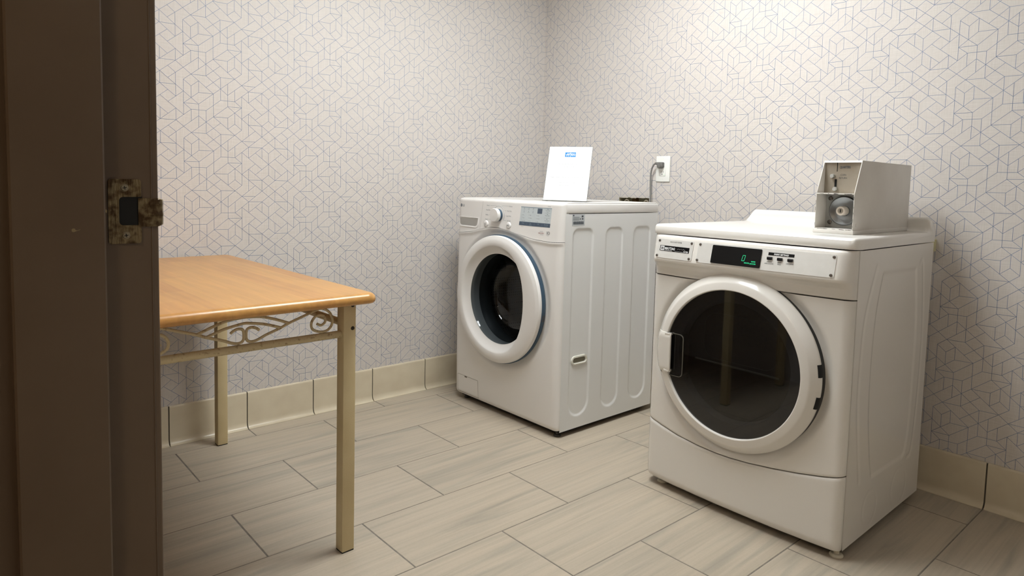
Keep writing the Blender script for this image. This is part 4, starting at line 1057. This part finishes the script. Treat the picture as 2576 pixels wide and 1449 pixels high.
bm = bmesh.new(); lathe(bm, [(.0150, ld), (.0150, ld-.028), (.0135, ld-.0305), (.0085, ld-.0305)], LC, 'y', 32); lk = obj('lock_cylinder', bm, mat('ivory_lock_ring', (226, 216, 204), .35), lp)
bm = bmesh.new(); lathe(bm, [(.0088, ld-.0302), (.0001, ld-.0302)], LC, 'y', 24); quad(bm, LC[0]-.0016, LC[2]-.005, LC[0]+.0016, LC[2]+.005, lambda u, v: (u, ld-.0307, v), 1); obj('keyhole', bm, [M['stain'], M['black']], lk)

# ---------------------------------------------------------------- wall outlet, plug and cord
ot = thing('wall_outlet', 'white wall outlet plate with a grey plug in its upper socket', 'outlet', (0, -.872, 1.1775), -PI/2)
M['oplate'] = mat('white_outlet_plastic', (238, 238, 232), .35)
bm = bmesh.new(); box(bm, (-.041, -.006, -.0635), (.041, -.0006, .0635), .003, 3); pl = obj('cover_plate', bm, M['oplate'], ot)
bm = bmesh.new(); box(bm, (-.0175, -.0082, -.0345), (.0175, -.0005, .0345), .0012); rc = obj('receptacle', bm, M['oplate'], ot)
bm = bmesh.new(); F_ = lambda u, v: (u, -.0085, v)
quad(bm, -.0075, -.0190, -.0058, -.0105, F_); quad(bm, .0052, -.0180, .0068, -.0110, F_); disc2(bm, (-.001, -.0265), .0024, F_, 0)
obj('socket_slots', bm, M['black'], rc, smooth=False)
bm = bmesh.new(); disc2(bm, (.012, -.029), .0012, F_, 0); obj('indicator_light', bm, mat('green_indicator', (90, 220, 130), .5, emit=(90, 230, 130), es=1.2), rc, smooth=False)
for zz in (.052, -.052):
    bm = bmesh.new(); lathe(bm, [(.0001, -.0070), (.0024, -.0068), (.003, -.006)], (-.001, 0, zz), 'y', 14); obj('screw', bm, M['oplate'], pl)
pg = thing('power_cord', 'grey power cord plugged into the wall outlet and hanging down behind the washing machine', 'cord', (0, -.872, 1.1775), -PI/2)
M['cord'] = mat('grey_cord_rubber', (128, 126, 122), .5)
bm = bmesh.new(); box(bm, (-.017, -.034, .008), (.0125, -.0086, .033), .005, 3); lathe(bm, [(.0001, -.040), (.010, -.038), (.0130, -.028), (.0130, -.0088)], (-.004, 0, .014), 'y', 24)
tube(bm, [(-.014, -.024, .024), (-.024, -.025, .0265), (-.032, -.026, .0265)], [.0085, .007, .0055], 14)
obj('plug', bm, mat('grey_plug', (112, 110, 106), .5), pg)
bm = bmesh.new(); tube(bm, spline([(-.028, -.0255, .0265), (-.042, -.026, .018), (-.055, -.024, -.010), (-.0595, -.022, -.045), (-.058, -.022, -.095), (-.054, -.024, -.165), (-.05, -.03, -.30), (-.06, -.04, -.55)], 8), .0042, 12); obj('cord', bm, M['cord'], pg)

# ---------------------------------------------------------------- recessed supply box behind the washer
sb = thing('washer_supply_box', 'open recessed supply box with valves in the wall behind the washing machine', 'supply box', (.0, -HY0, HZ0), -PI/2)
hw2, hh2, dp = HY1-HY0, HZ1-HZ0, .055
bm = bmesh.new(); P5 = [(0.0004, .0004), (hw2-.0004, .0004), (hw2-.0004, hh2-.0004), (.0004, hh2-.0004)]
A = [bm.verts.new((x, .0002, z)) for x, z in P5]; B = [bm.verts.new((x, dp, z)) for x, z in P5]
for i in range(4): bm.faces.new((A[i], B[i], B[(i+1) % 4], A[(i+1) % 4]))
bm.faces.new(B); obj('box_lining', bm, mat('olive_grey_lining', (206, 200, 172), .8, vary=((188, 182, 154), 20, .4, .6)), sb, smooth=False)
bm = bmesh.new(); box(bm, (.063, dp-.025, .001), (.088, dp-.001, hh2-.001)); obj('stud', bm, mat('brown_stud', (116, 88, 54), .8), sb, smooth=False)
# ragged cut edge
bm = bmesh.new(); rnd = random.Random(5); zz = hh2; pts = [(x_/18*hw2, -.0006, hh2-rnd.uniform(.000, .005)) for x_ in range(19)]
for p, q in zip(pts, pts[1:]): bm.faces.new([bm.verts.new(v) for v in (p, q, (q[0], -.0006, hh2+.001), (p[0], -.0006, hh2+.001))])
obj('ragged_edge', bm, mat('torn_paper_edge', (190, 182, 170), .8), sb, smooth=False)
M['valve'] = mat('nickel_valve', (186, 176, 158), .3, metal=.7)
for x_ in (.046, .172):
    bm = bmesh.new(); lathe(bm, [(.0001, .170-.004), (.020, .168), (.0225, .160), (.0215, .150), (.010, .146), (.010, .02), (.0001, .02)], (x_, .026, 0), 'z', 24)
    tube(bm, spline([(x_-.035, .012, .12), (x_-.025, .012, .155), (x_-.005, .010, .176), (x_+.008, .012, .172), (x_+.012, .014, .15)], 6), .0055, 10)
    obj('valve', bm, M['valve'], sb)
# small cream clip on the wall behind the dryer
bm = bmesh.new(); box(bm, (-.020, -2.078, .880), (-.0006, -2.034, .924), .002)
o = obj('cable_cover', bm, mat('cream_plastic', (205, 200, 160), .5)); o['label'] = 'small cream plastic cover on the wall just behind the right end of the dryer'; o['category'] = 'cover'
